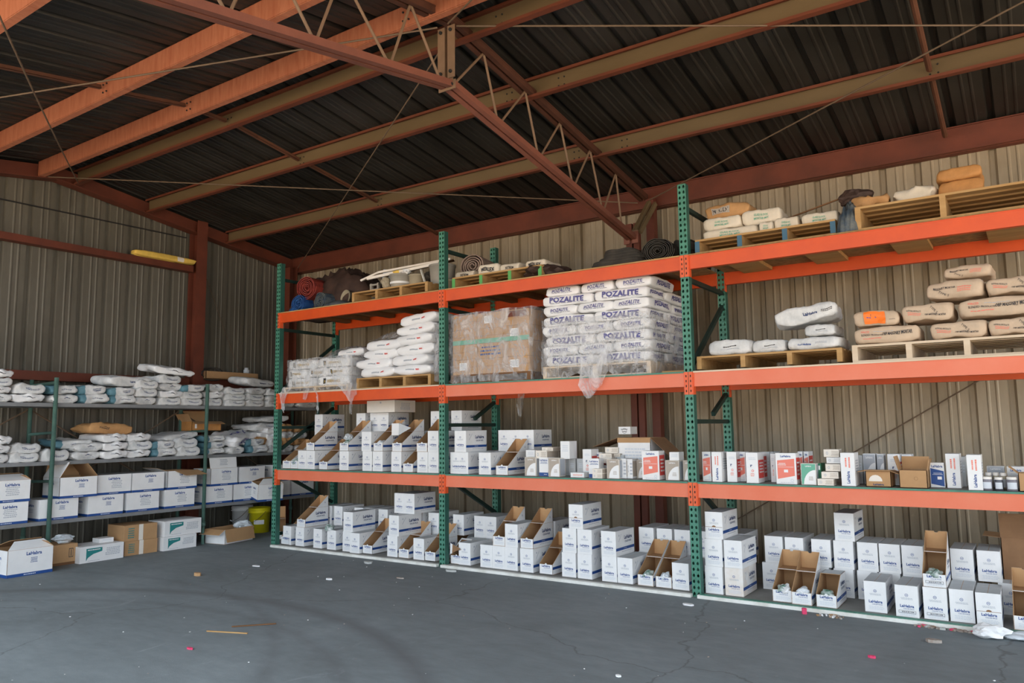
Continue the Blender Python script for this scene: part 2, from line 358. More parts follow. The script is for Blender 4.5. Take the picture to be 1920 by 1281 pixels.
# ---- measured positions: (kind, x, y, z, ...) in metres
CP=[['O', -8.362, 6.7, 0.022, 0, 0, 0, 1],
['C', -8.123, 6.7, 0.022, 0, 0, 0, 1],
['C', -7.876, 6.7, 0.022, 0, 0, 0, 1],
['C', -7.541, 6.7, 0.022, 0, 0, 0, 1],
['C', -7.291, 6.7, 0.022, 0, 0, 0, 1],
['C', -7.015, 6.7, 0.022, 0, 0, 0, 1],
['C', -6.846, 6.66, 0.022, 0, 0, 0, 1],
['O', -6.673, 6.7, 0.022, 0, 0, 0, 1],
['C', -6.273, 6.7, 0.022, 0, 0, 0, 1],
['O', -6.095, 6.7, 0.022, 0, 0, 0, 1],
['C', -5.868, 6.7, 0.022, 0, 0, 0, 1],
['O', -5.699, 6.7, 0.022, 0, 0, 0, 1],
['O', -7.857, 6.7, 0.258, 0, 1, 0, 1],
['C', -7.005, 6.7, 0.258, 0, 1, 0, 1],
['C', -6.25, 6.7, 0.258, 0, 1, 0, 1],
['C', -8.043, 7.13, 0.022, 0, 0, 1, 1],
['C', -7.837, 7.13, 0.022, 0, 0, 1, 1],
['C', -7.635, 7.13, 0.022, 0, 0, 1, 1],
['C', -7.447, 7.13, 0.022, 0, 0, 1, 1],
['C', -7.259, 7.13, 0.022, 0, 0, 1, 1],
['C', -7.06, 7.13, 0.022, 0, 0, 1, 1],
['C', -6.834, 7.13, 0.022, 0, 0, 1, 1],
['C', -6.451, 7.13, 0.022, 0, 0, 1, 1],
['C', -6.254, 7.13, 0.022, 0, 0, 1, 1],
['C', -6.011, 7.13, 0.022, 0, 0, 1, 1],
['C', -7.842, 7.13, 0.258, 0, 1, 1, 1],
['C', -7.639, 7.13, 0.258, 0, 1, 1, 1],
['C', -7.262, 7.13, 0.258, 0, 1, 1, 1],
['C', -7.063, 7.13, 0.258, 0, 1, 1, 1],
['C', -6.836, 7.13, 0.258, 0, 1, 1, 1],
['C', -6.452, 7.13, 0.258, 0, 1, 1, 1],
['C', -6.254, 7.13, 0.258, 0, 1, 1, 1],
['C', -6.011, 7.13, 0.258, 0, 1, 1, 1],
['C', -6.351, 6.9, 0.494, 0, 2, 1, 1],
['C', -6.191, 6.9, 0.494, 0, 2, 1, 1],
['T', -5.435, 6.7, 0.022, 0, 0, 0, 1],
['C', -5.212, 6.7, 0.022, 0, 0, 0, 1],
['C', -4.919, 6.7, 0.022, 0, 0, 0, 1],
['C', -4.759, 6.7, 0.022, 0, 0, 0, 1],
['C', -4.6, 6.7, 0.022, 0, 0, 0, 1],
['C', -4.408, 6.7, 0.022, 0, 0, 0, 1],
['O', -4.177, 6.7, 0.022, 0, 0, 0, 1],
['C', -3.91, 6.7, 0.022, 0, 0, 0, 1],
['C', -3.731, 6.7, 0.022, 0, 0, 0, 1],
['C', -3.464, 6.7, 0.022, 0, 0, 0, 1],
['C', -3.299, 6.7, 0.022, 0, 0, 0, 1],
['O', -3.092, 6.7, 0.022, 0, 0, 0, 1],
['O', -2.912, 6.7, 0.022, 0, 0, 0, 1],
['C', -2.747, 6.7, 0.022, 0, 0, 0, 1],
['O', -4.754, 6.7, 0.258, 0, 1, 0, 1],
['C', -4.595, 6.7, 0.258, 0, 1, 0, 1],
['O', -4.404, 6.7, 0.258, 0, 1, 0, 1],
['C', -3.899, 6.7, 0.258, 0, 1, 0, 1],
['C', -3.727, 6.7, 0.258, 0, 1, 0, 1],
['C', -3.466, 6.7, 0.258, 0, 1, 0, 1],
['S', -3.82, 6.7, 0.494, 0, 2, 0, 1],
['O', -5.696, 7.13, 0.022, 0, 0, 1, 1],
['C', -5.358, 7.13, 0.022, 0, 0, 1, 1],
['C', -5.163, 7.13, 0.022, 0, 0, 1, 1],
['C', -4.984, 7.13, 0.022, 0, 0, 1, 1],
['C', -4.528, 7.13, 0.022, 0, 0, 1, 1],
['C', -4.333, 7.13, 0.022, 0, 0, 1, 1],
['C', -3.276, 7.13, 0.022, 0, 0, 1, 1],
['C', -3.085, 7.13, 0.022, 0, 0, 1, 1],
['C', -2.902, 7.13, 0.022, 0, 0, 1, 1],
['C', -5.635, 7.13, 0.258, 0, 1, 1, 1],
['C', -5.367, 7.13, 0.258, 0, 1, 1, 1],
['C', -5.172, 7.13, 0.258, 0, 1, 1, 1],
['C', -4.401, 7.13, 0.258, 0, 1, 1, 1],
['C', -3.267, 7.13, 0.258, 0, 1, 1, 1],
['C', -3.076, 7.13, 0.258, 0, 1, 1, 1],
['C', -2.892, 7.13, 0.258, 0, 1, 1, 1],
['D', -2.455, 6.7, 0.022, 0, 0, 0, 1],
['G', -2.258, 6.7, 0.022, 0, 0, 0, 1],
['O', -1.848, 6.68, 0.022, 0, 0, 0, 1],
['O', -1.687, 6.66, 0.022, 0, 0, 0, 1],
['F', -1.494, 6.66, 0.022, 0, 0, 0, 1],
['C', -1.136, 6.7, 0.022, 0, 0, 0, 1],
['R', -0.91, 6.66, 0.022, 0, 0, 0, 1],
['R', -0.72, 6.68, 0.022, 0, 0, 0, 1],
['C', -0.548, 6.7, 0.022, 0, 0, 0, 1],
['S', -0.376, 6.66, 0.022, 0, 0, 0, 1],
['O', -0.151, 6.66, 0.022, 0, 0, 0, 1],
['C', -2.431, 6.7, 0.258, 0, 1, 0, 1],
['C', -2.257, 6.7, 0.258, 0, 1, 0, 1],
['P', -0.715, 6.68, 0.258, 0, 1, 0, 1],
['S', -2.418, 6.7, 0.494, 0, 2, 0, 1],
['C', -2.63, 7.13, 0.022, 0, 0, 1, 1],
['C', -2.394, 7.13, 0.022, 0, 0, 1, 1],
['C', -2.057, 7.13, 0.022, 0, 0, 1, 1],
['C', -1.86, 7.13, 0.022, 0, 0, 1, 1],
['C', -1.643, 7.13, 0.022, 0, 0, 1, 1],
['C', -1.448, 7.13, 0.022, 0, 0, 1, 1],
['C', -1.261, 7.13, 0.022, 0, 0, 1, 1],
['C', -1.089, 7.13, 0.022, 0, 0, 1, 1],
['C', -0.911, 7.13, 0.022, 0, 0, 1, 1],
['C', -0.74, 7.13, 0.022, 0, 0, 1, 1],
['C', -0.555, 7.13, 0.022, 0, 0, 1, 1],
['C', -0.25, 7.13, 0.022, 0, 0, 1, 1],
['C', -2.62, 7.13, 0.258, 0, 1, 1, 1],
['C', -2.363, 7.13, 0.258, 0, 1, 1, 1],
['C', -2.027, 7.13, 0.258, 0, 1, 1, 1],
['C', -1.848, 7.13, 0.258, 0, 1, 1, 1],
['C', -1.621, 7.13, 0.258, 0, 1, 1, 1],
['C', -1.439, 7.13, 0.258, 0, 1, 1, 1],
['C', -1.249, 7.13, 0.258, 0, 1, 1, 1],
['C', -1.08, 7.13, 0.258, 0, 1, 1, 1],
['C', -0.91, 7.13, 0.258, 0, 1, 1, 1],
['C', -0.559, 7.13, 0.258, 0, 1, 1, 1],
['C', -0.377, 7.13, 0.258, 0, 1, 1, 1],
['C', -1.421, 7.13, 0.494, 0, 2, 1, 1],
['O', -8.271, 6.7, 0.995, 1, 0, 0, 1],
['O', -8.017, 6.7, 0.995, 1, 0, 0, 1],
['C', -7.858, 6.7, 0.995, 1, 0, 0, 1],
['C', -7.698, 6.7, 0.995, 1, 0, 0, 1],
['O', -7.461, 6.7, 0.995, 1, 0, 0, 1],
['C', -7.088, 6.7, 0.995, 1, 0, 0, 1],
['C', -6.69, 6.7, 0.995, 1, 0, 0, 1],
['C', -6.517, 6.7, 0.995, 1, 0, 0, 1],
['C', -6.217, 6.7, 0.995, 1, 0, 0, 1],
['O', -6.033, 6.7, 0.995, 1, 0, 0, 1],
['C', -5.814, 6.7, 0.995, 1, 0, 0, 1],
['C', -5.652, 6.7, 0.995, 1, 0, 0, 1],
['O', -7.705, 6.7, 1.231, 1, 1, 0, 1],
['O', -7.092, 6.7, 1.231, 1, 1, 0, 1],
['C', -6.706, 6.7, 1.231, 1, 1, 0, 1],
['O', -6.511, 6.7, 1.231, 1, 1, 0, 1],
['O', -6.206, 6.7, 1.231, 1, 1, 0, 1],
['O', -5.822, 6.7, 1.231, 1, 1, 0, 1],
['C', -5.655, 6.7, 1.231, 1, 1, 0, 1],
['C', -8.03, 7.13, 0.995, 1, 0, 1, 1],
['C', -8.035, 7.13, 1.231, 1, 1, 1, 1],
['C', -8.041, 7.13, 1.467, 1, 2, 1, 1],
['C', -7.234, 7.13, 0.995, 1, 0, 1, 1],
['C', -7.237, 7.13, 1.231, 1, 1, 1, 1],
['C', -7.241, 7.13, 1.467, 1, 2, 1, 1],
['C', -6.988, 7.13, 0.995, 1, 0, 1, 1],
['C', -6.99, 7.13, 1.231, 1, 1, 1, 1],
['C', -6.993, 7.13, 1.467, 1, 2, 1, 1],
['C', -6.828, 7.13, 0.995, 1, 0, 1, 1],
['C', -6.831, 7.13, 1.231, 1, 1, 1, 1],
['C', -6.833, 7.13, 1.467, 1, 2, 1, 1],
['C', -6.491, 7.13, 0.995, 1, 0, 1, 1],
['C', -6.492, 7.13, 1.231, 1, 1, 1, 1],
['C', -6.221, 7.13, 0.995, 1, 0, 1, 1],
['C', -6.222, 7.13, 1.231, 1, 1, 1, 1],
['C', -6.002, 7.13, 0.995, 1, 0, 1, 1],
['C', -6.002, 7.13, 1.231, 1, 1, 1, 1],
['C', -5.976, 7.13, 1.467, 1, 2, 1, 1],
['C', -5.439, 6.7, 0.995, 1, 0, 0, 1],
['C', -5.236, 6.7, 0.995, 1, 0, 0, 1],
['C', -4.93, 6.7, 0.995, 1, 0, 0, 1],
['O', -4.706, 6.7, 0.995, 1, 0, 0, 1],
['C', -5.28, 6.72, 1.231, 1, 1, 0, 1],
['C', -5.532, 7.13, 0.995, 1, 0, 1, 1],
['C', -5.531, 7.13, 1.231, 1, 1, 1, 1],
['C', -5.361, 7.13, 0.995, 1, 0, 1, 1],
['C', -5.015, 7.13, 0.995, 1, 0, 1, 1],
['C', -4.82, 7.13, 0.995, 1, 0, 1, 1],
['C', -4.661, 7.13, 0.995, 1, 0, 1, 1],
['C', -4.974, 7.13, 1.231, 1, 1, 1, 1],
['C', -4.815, 7.13, 1.231, 1, 1, 1, 1],
['C', -4.655, 7.13, 1.231, 1, 1, 1, 1],
['C', -5.657, 7.13, 1.467, 1, 2, 1, 1]]
SB=[['cream', -6.764, 7.0, 1.703, 0.477, 0.38, 0.147, 0.0],
['beige', -4.359, 6.72, 0.995, 0.138, 0.15, 0.191, 0.0],
['bluebox', -4.202, 6.73, 0.995, 0.11, 0.12, 0.19, 0.0],
['beige', -4.066, 6.71, 0.995, 0.127, 0.12, 0.187, 0.0],
['greybox', -4.072, 6.93, 0.995, 0.083, 0.15, 0.175, 0.0],
['greybox', -3.983, 6.93, 0.995, 0.082, 0.15, 0.174, 0.0],
['greybox', -3.883, 6.93, 0.995, 0.081, 0.15, 0.173, 0.0],
['flatwhite', -3.792, 6.7, 0.995, 0.152, 0.12, 0.047, 0.0],
['whitebox', -4.434, 6.84, 1.171, 0.114, 0.18, 0.084, 0.0],
['brownlab', -4.238, 6.74, 1.173, 0.136, 0.25, 0.082, 0.0],
['brownlab', -4.199, 6.8, 1.248, 0.13, 0.22, 0.038, 0.0],
['whitebox', -3.986, 6.8, 1.171, 0.107, 0.15, 0.178, 0.0],
['spinej', -3.766, 6.86, 0.995, 0.097, 0.16, 0.272, 0.0],
['redbox', -3.714, 6.98, 0.995, 0.098, 0.1, 0.237, 0.0],
['bluebox', -3.615, 6.72, 0.995, 0.113, 0.1, 0.187, 0.0],
['brownlab', -3.548, 6.66, 0.995, 0.105, 0.14, 0.046, 0.0],
['brownlab', -3.546, 6.66, 1.041, 0.104, 0.14, 0.046, 0.0],
['brownlab', -3.59, 6.92, 1.177, 0.132, 0.16, 0.047, 8.0],
['brownlab', -3.583, 6.92, 1.127, 0.125, 0.16, 0.053, -5.0],
['greybox', -3.591, 6.92, 0.995, 0.126, 0.16, 0.111, 0.0],
['brownlab', -3.57, 7.02, 1.225, 0.138, 0.2, 0.059, 6.0],
['brownlab', -3.528, 7.0, 1.19, 0.12, 0.2, 0.032, 0.0],
['greybox', -3.494, 7.02, 0.995, 0.119, 0.2, 0.213, 0.0],
['beige', -3.396, 6.7, 0.995, 0.132, 0.12, 0.183, 0.0],
['greylab', -3.314, 6.76, 0.995, 0.057, 0.14, 0.188, 0.0],
['greylab', -3.256, 6.78, 0.995, 0.056, 0.14, 0.183, 0.0],
['beige', -3.176, 6.86, 0.995, 0.09, 0.13, 0.173, 0.0],
['redbox', -3.004, 6.7, 0.995, 0.172, 0.13, 0.267, 0.0],
['beige', -2.798, 6.72, 0.995, 0.131, 0.14, 0.18, 0.0],
['whitebox', -2.792, 6.76, 1.171, 0.094, 0.12, 0.079, 0.0],
['beige', -2.67, 6.76, 0.995, 0.077, 0.12, 0.179, 0.0],
['whitemark', -3.497, 7.18, 1.413, 0.133, 0.16, 0.076, 0.0],
['redbox', -2.476, 6.74, 0.995, 0.079, 0.12, 0.261, 0.0],
['spineh', -2.369, 6.7, 0.995, 0.088, 0.18, 0.262, 0.0],
['bluebox', -2.364, 6.9, 0.995, 0.025, 0.1, 0.192, 0.0],
['spinej', -2.247, 6.74, 0.995, 0.086, 0.16, 0.262, 0.0],
['redbox', -2.192, 6.84, 0.995, 0.071, 0.12, 0.259, 0.0],
['spinej', -2.05, 6.68, 0.995, 0.102, 0.18, 0.26, 0.0],
['redbox', -2.032, 6.9, 0.995, 0.038, 0.1, 0.258, 0.0],
['greybox', -2.024, 7.08, 0.995, 0.033, 0.2, 0.253, 0.0],
['greybox', -1.986, 7.08, 0.995, 0.033, 0.2, 0.252, 0.0],
['redbox', -1.764, 6.68, 0.995, 0.167, 0.12, 0.258, 0.0],
['spinej', -1.921, 6.86, 0.995, 0.042, 0.18, 0.245, 0.0],
['redbox', -1.746, 7.1, 0.995, 0.041, 0.16, 0.257, 0.0],
['redbox', -1.696, 7.1, 0.995, 0.041, 0.16, 0.257, 0.0],
['greenbox', -1.584, 6.68, 0.995, 0.119, 0.12, 0.174, 0.0],
['greenspine', -1.514, 6.76, 0.995, 0.025, 0.16, 0.171, 0.0],
['brownlab', -1.45, 6.66, 0.995, 0.124, 0.14, 0.052, 0.0],
['brownlab', -1.421, 6.7, 1.05, 0.129, 0.16, 0.052, 4.0],
['brownlab', -1.403, 6.74, 1.107, 0.116, 0.16, 0.057, -4.0],
['greylab', -1.402, 6.78, 1.169, 0.112, 0.16, 0.048, 0.0],
['brownlab', -1.422, 6.8, 1.22, 0.118, 0.16, 0.062, 3.0],
['spinev', -1.277, 6.68, 0.995, 0.104, 0.18, 0.264, 0.0],
['greybox', -1.235, 6.98, 0.995, 0.029, 0.16, 0.234, 0.0],
['greyarc', -1.168, 7.0, 0.995, 0.094, 0.12, 0.247, 0.0],
['greyarc', -1.083, 7.0, 0.995, 0.052, 0.12, 0.245, 0.0],
['spinej', -0.972, 6.92, 0.995, 0.09, 0.16, 0.248, 0.0],
['redbox', -0.887, 7.0, 0.995, 0.071, 0.14, 0.245, 0.0],
['blueface', -0.657, 6.82, 0.995, 0.098, 0.08, 0.189, 0.0],
['spinev', -0.546, 6.8, 0.995, 0.093, 0.2, 0.259, 0.0],
['greybox', -0.488, 6.98, 0.995, 0.025, 0.2, 0.231, 0.0],
['spinev', -0.397, 6.66, 0.995, 0.092, 0.18, 0.258, 0.0],
['greyarc', -0.276, 6.96, 0.995, 0.114, 0.12, 0.161, 0.0],
['bluetop', -0.147, 6.94, 0.995, 0.111, 0.12, 0.162, 0.0]]
BG=[['merlexinv', -5.322, 6.86, 3.2, 0.272, 0.36, 0.1, 0.0],
['merlex', -4.939, 6.8, 3.2, 0.28, 0.36, 0.121, 5.0],
['merlexinv', -4.676, 6.84, 3.2, 0.257, 0.36, 0.102, 0.0],
['merlex', -4.341, 6.84, 3.2, 0.259, 0.36, 0.094, 0.0],
['gbm', -2.192, 6.8, 3.2, 0.504, 0.38, 0.1, 1.0],
['gbm', -2.277, 6.84, 3.305, 0.353, 0.38, 0.121, 0.0],
['gbm', -1.917, 6.86, 3.305, 0.347, 0.38, 0.138, 3.0],
['gbm', -1.859, 6.78, 3.2, 0.117, 0.3, 0.097, 0.0],
['gbm', -1.692, 6.82, 3.2, 0.209, 0.38, 0.12, 0.0],
['gbm', -1.409, 6.8, 3.2, 0.299, 0.38, 0.112, -2.0],
['merlexdark', -2.251, 6.92, 3.425, 0.42, 0.38, 0.148, 2.0],
['kraftflat', -1.015, 6.82, 3.29, 0.308, 0.4, 0.104, 4.0],
['whiteflat', -0.685, 6.84, 3.29, 0.317, 0.4, 0.115, -3.0],
['kraft', -0.352, 6.84, 3.29, 0.313, 0.4, 0.116, 0.0],
['kraft', -0.359, 6.84, 3.405, 0.314, 0.4, 0.107, 0.0],
['lahsmall', -2.229, 6.74, 2.125, 0.397, 0.38, 0.134, -3.0],
['lahsmall', -1.885, 6.78, 2.125, 0.304, 0.38, 0.113, 0.0],
['lah', -1.497, 6.74, 2.125, 0.432, 0.42, 0.103, 0.0],
['lahsmall', -1.458, 6.8, 2.243, 0.257, 0.4, 0.096, 0.0],
['lahgrey', -1.559, 6.8, 2.36, 0.524, 0.4, 0.156, 5.0],
['mas1', -0.938, 6.72, 2.135, 0.483, 0.38, 0.137, 0.0],
['mas2', -0.436, 6.72, 2.135, 0.38, 0.38, 0.13, -2.0],
['mas2', -0.064, 6.72, 2.135, 0.347, 0.38, 0.127, 0.0],
['masor', -1.012, 6.74, 2.28, 0.339, 0.38, 0.131, 0.0],
['mas2', -0.639, 6.76, 2.29, 0.362, 0.38, 0.138, 0.0],
['mas1', -0.154, 6.74, 2.29, 0.542, 0.38, 0.144, 0.0],
['mas3', -0.446, 6.78, 2.45, 0.386, 0.38, 0.146, -5.0],
['mas2', -0.053, 6.78, 2.45, 0.361, 0.38, 0.129, 0.0],
['mas3', -0.353, 6.86, 2.615, 0.32, 0.38, 0.104, -3.0]]
LB=[['white', -9.27, 3.716, 1.84, 0.274, 4, 0.088, 0],
['white', -9.27, 4.031, 1.84, 0.324, 2, 0.1, 0],
['tealL', -9.27, 4.409, 1.84, 0.295, 2, 0.1, 0],
['teal', -9.27, 4.745, 1.84, 0.326, 2, 0.108, 0],
['teal', -9.27, 5.095, 1.84, 0.321, 2, 0.1, 0],
['white', -9.27, 5.407, 1.84, 0.29, 3, 0.1, 0],
['white', -9.27, 5.734, 1.84, 0.32, 4, 0.095, 0],
['tealT', -9.27, 6.059, 1.84, 0.331, 3, 0.09, 0],
['white', -9.27, 6.397, 1.84, 0.249, 3, 0.1, 0],
['white', -9.27, 6.718, 1.84, 0.34, 3, 0.085, 0],
['white', -9.27, 7.067, 1.84, 0.322, 3, 0.09, 0],
['white', -9.27, 7.386, 1.84, 0.261, 3, 0.085, 0],
['white', -9.27, 3.737, 1.175, 0.258, 3, 0.098, 0],
['white', -9.27, 4.037, 1.175, 0.311, 2, 0.1, 0],
['white', -9.27, 4.359, 1.175, 0.308, 1, 0.12, 0],
['white', -9.27, 4.698, 1.175, 0.322, 2, 0.1, 0],
['white', -9.27, 5.026, 1.175, 0.309, 3, 0.1, 0],
['white', -9.27, 5.349, 1.175, 0.313, 3, 0.1, 0],
['teal', -9.27, 5.671, 1.175, 0.315, 2, 0.1, 0],
['white', -9.27, 6.014, 1.175, 0.341, 2, 0.11, 0],
['teal', -9.27, 6.43, 1.175, 0.298, 3, 0.085, 0],
['white', -9.27, 6.735, 1.175, 0.261, 1, 0.1, 0],
['teal', -9.27, 7.092, 1.175, 0.312, 2, 0.1, 0],
['white', -9.27, 7.405, 1.175, 0.221, 4, 0.09, 0],
['white', -9.27, 7.647, 1.84, 0.26, 3, 0.09, 0],
['white', -9.27, 8.008, 1.84, 0.38, 3, 0.085, 0],
['brown', -9.27, 7.645, 1.175, 0.218, 4, 0.1, 0],
['brown', -9.27, 7.919, 1.175, 0.248, 4, 0.095, 0]]
# ------------------------------------------------------------------ building shell
XL, XR, YB, YF, YR = -10.3, 5.2, 8.5, .66, 4.58      # left wall, right end, back wall, open front, ridge
def roof_z(y): return 4.94-.146*abs(y-YR)
def panel_profile(a0, a1, phase, pitch=.3215):
    """inside view of a ribbed sheet: (along, inward offset) pairs; deep groove then flat pans with two low ribs"""
    shape = [(0, 0), (.012, -.040), (.052, -.040), (.072, 0), (.150, 0), (.160, .007), (.172, .007), (.182, 0), (.222, 0), (.232, .007), (.244, .007), (.254, 0)]
    out = []; k = math.floor((a0-phase)/pitch)-1
    while True:
        for u, d in shape:
            a = phase+k*pitch+u
            if a < a0: continue
            if a > a1: out.append((a1, 0)); return [(a0, 0)]+out
            out.append((a, d))
        k += 1
def sheet(name, prof, bot, top, m, seams=()):
    g = G(); n = len(prof)
    for a, d in prof: g.v.append(bot(a, d)); g.v.append(top(a, d))
    for i in range(n-1): g.f.append((2*i, 2*i+2, 2*i+3, 2*i+1)); g.m.append(g.mi(m))
    o = g.build(name); struct(o); return o
g = G(); g.poly([(XL, -1.2, 0), (XR, -1.2, 0), (XR, YB+.1, 0), (XL, YB+.1, 0)], 'concrete_floor'); struct(g.build('floor'))
g = G(); g.poly([(-60, -60, -.02), (60, -60, -.02), (60, 30, -.02), (-60, 30, -.02)], 'yard_ground'); struct(g.build('ground'))
sheet('wall_back', panel_profile(XL, XR, -2.078-.04), lambda a, d: (a, YB-d, 0), lambda a, d: (a, YB-d, roof_z(YB)+.06), 'wall_sheet_back')
pl = panel_profile(YF, YB, 4.365-.035)
pl = sorted(pl+[(YR, 0)])
sheet('wall_left', pl, lambda a, d: (XL+d, a, 0), lambda a, d: (XL+d, a, roof_z(a)+.06), 'wall_sheet_left')
pr = panel_profile(XL, XR, -2.1)
g = G(); n = len(pr)
for a, d in pr:
    d = -d*1.15
    g.v += [(a, YF-.25, roof_z(YF-.25)+d), (a, YR, roof_z(YR)+d), (a, YB+.15, roof_z(YB+.15)+d)]
for i in range(n-1):
    for j in (0, 1): g.f.append((3*i+j, 3*i+j+1, 3*i+j+4, 3*i+j+3)); g.m.append(g.mi('roof_sheet'))
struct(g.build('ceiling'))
# ---- C purlins: dusty web faces the camera on the far slope, painted back faces it on the near slope
def cee(name, y, sgn, x0, x1, label, group, webm, z0=None, h=.19, fl=.06, loc_m='purlin_red'):
    """web at y, flanges towards sgn*Y; near webs show painted steel, far ones dust"""
    zb = z0 if z0 is not None else roof_z(y)-.195
    s = sgn; g = G()
    g.box(((x0+x1)/2, y, zb+h/2), (x1-x0, .004, h-.012), webm)
    g.box(((x0+x1)/2, y+s*fl/2, zb), (x1-x0, fl, .008), 'purlin_orange' if s > 0 else loc_m)
    g.box(((x0+x1)/2, y+s*fl/2, zb+h-.004), (x1-x0, fl, .008), loc_m)
    g.box(((x0+x1)/2, y+s*fl, zb+.01), (x1-x0, .005, .022), loc_m)
    g.box(((x0+x1)/2, y+s*fl, zb+h-.016), (x1-x0, .005, .024), loc_m)
    o = g.build(name); tag(o, label, 'purlin', group)
    for bx in (XT-.28, XT+.30, -6.95, -.52):
        if x0 < bx < x1:
            b = G()
            for dx in (0, .06):
                for dz in (.055, .13):
                    b.tube([(bx+dx, y-.002, zb+dz), (bx+dx, y-.012 if s > 0 else y-.008, zb+dz)], .008, 'dark_slot', 6)
            b.build('bolt_set', o)
    return o
XT = -3.70
far = [(4.83, 'first roof purlin below the ridge on the far slope, dusty tan web'),
       (5.82, 'second roof purlin below the ridge on the far slope, dusty tan web'),
       (7.12, 'third roof purlin from the ridge, dusty tan web above the racks')]
for k, (y, lb) in enumerate(far):
    cee('roof_purlin', y, -1, XL+.16, XR-.05, lb, 'roof purlins', 'purlin_tan')
near = [(4.35, 'bright orange red roof purlin nearest the ridge on the near slope'),
        (3.5, 'bright orange red purlin crossing the upper left, second on the near slope'),
        (2.22, 'bright orange red purlin at the extreme top left corner of the roof')]
for k, (y, lb) in enumerate(near):
    cee('roof_purlin', y, 1, XL+.16, XR-.05, lb, 'roof purlins', 'purlin_orange')
g = G(); x0, x1 = XL+.05, XR-.05; xc = (x0+x1)/2
g.box((xc, 8.40, 4.235), (x1-x0, .006, .26), 'red_oxide'); g.box((xc, 8.44, 4.11), (x1-x0, .09, .012), 'red_oxide')
g.box((xc, 8.43, 4.362), (x1-x0, .10, .012), 'red_oxide'); g.box((xc, 8.37, 4.112), (x1-x0, .05, .008), 'red_oxide')
tag(g.build('eave_strut'), 'long dark red eave strut along the top of the back wall', 'eave strut')
# gable rafter on the left wall (two halves)
for s, lb in ((1, 'dark red gable rafter on the left wall sloping down to the corner'), (-1, 'dark red gable rafter on the left wall, half left of the ridge')):
    g = G(); y1 = YB-.1 if s > 0 else YF+.1
    for dx, wd in ((.01, .006), (.085, .15)):
        zt = (0, .19) if wd < .1 else None
        if zt:
            g.prism([(XL+.03, YR, roof_z(YR)-.03), (XL+.03, y1, roof_z(y1)-.03), (XL+.03, y1, roof_z(y1)-.215), (XL+.03, YR, roof_z(YR)-.215)], (.10, 0, 0), 'red_oxide')
        else:
            g.prism([(XL+.03, YR, roof_z(YR)-.205), (XL+.03, y1, roof_z(y1)-.205), (XL+.03, y1, roof_z(y1)-.217), (XL+.03, YR, roof_z(YR)-.217)], (.17, 0, 0), 'red_oxide')
    tag(g.build('gable_rafter'), lb, 'rafter')
def hcol(name, x, y, z1, label, wx=.15, wy=.12, ax='x'):
    g = G()
    if ax == 'x':  # flanges face +X
        g.box((x+wx/2-.004, y, z1/2), (.008, wy, z1), 'red_oxide'); g.box((x-wx/2+.004, y, z1/2), (.008, wy, z1), 'red_oxide'); g.box((x, y, z1/2), (wx-.016, .006, z1), 'red_oxide')
    else:
        g.box((x, y-wy/2+.004, z1/2), (wx, .008, z1), 'red_oxide'); g.box((x, y+wy/2-.004, z1/2), (wx, .008, z1), 'red_oxide'); g.box((x, y, z1/2), (.006, wy-.016, z1), 'red_oxide')
    return tag(g.build(name), label, 'column')
hcol('wall_column', XL+.14, 6.62, roof_z(6.62)-.03, 'dark red steel column against the left wall between the two shelving units', .20, .17)
hcol('corner_column', -10.1, 8.28, roof_z(8.3)-.22, 'dark red steel column in the corner behind the leftmost rack post', .2, .16, 'y')
def girt(y0, y1, z, h, label, d=.13):
    g = G(); g.box((XL+.04+d, (y0+y1)/2, z+h/2), (.005, y1-y0, h), 'red_oxide'); g.box((XL+.04+d/2, (y0+y1)/2, z), (d, y1-y0, .006), 'red_oxide')
    g.box((XL+.04+d/2, (y0+y1)/2, z+.05), (d, y1-y0, .006), 'red_oxide')
    return tag(g.build('wall_girt'), label, 'girt')
girt(YF+.1, 6.53, 3.84, .085, 'upper dark red horizontal girt on the left wall below the gable')
girt(YF+.1, 6.53, 2.15, .11, 'lower dark red horizontal girt on the left wall behind the shelf tops')
girt(6.71, 8.15, 2.15, .11, 'short dark red girt on the left wall between column and corner')
g = G(); g.bar((XL+.02, YF+.1, 4.34), (XL+.02, 6.5, 4.37), .012, .016, 'dark_slot'); struct(g.build('trim_1'))
# ---- rods
def rod(a, b, label, r=.0075, sag=0.):
    g = G(); a, b = Vector(a), Vector(b)
    pts = [a.lerp(b, t/8)-Z3*sag*math.sin(PI*t/8) for t in range(9)]
    g.tube(pts, r, 'rod_steel', 6); return tag(g.build('brace_rod'), label, 'brace rod', 'steel rod bracing')
rz = lambda y: roof_z(y)-.22
rod((XT-.05, 4.50, rz(4.5)), (XL+.2, YF+.9, rz(YF+.9)), 'thin brace rod from the truss peak sweeping left under the near slope')
rod((XL+.35, 4.75, rz(4.6)-.03), (XT, YF+.3, rz(YF+.3)), 'bent brace rod at the upper left running from the gable peak towards the viewer', .008, .06)
rod((XL+.2, 4.45, rz(4.45)+.02), (XT-.08, 8.30, rz(8.3)), 'nearly level thin rod from the gable peak to the truss heel')
rod((XL+.35, 8.32, rz(8.2)-.02), (XT-.05, 4.66, rz(4.66)), 'thin brace rod rising from the far corner to the truss peak')
rod((XT+.05, 4.62, rz(4.62)+.03), (3.3, 8.3, rz(8.3)), 'thin brace rod from the truss peak going right below the far slope')
rod((XT+.05, 8.30, rz(8.3)), (3.3, 4.66, rz(4.66)), 'thin brace rod from the truss heel rising to the upper right')
rod((XT+.06, 4.5, rz(4.5)), (3.3, .9, rz(.9)), 'short visible brace rod at the truss peak pointing to the top edge')
rod((-2.95, 8.44, .36), (-.3, 8.44, 1.95), 'thin diagonal rod on the back wall of the right bay')
rod((XL+.06, 6.78, 3.9), (XL+.06, 7.5, 2.3), 'thin diagonal wire on the left wall right of the column', .005)
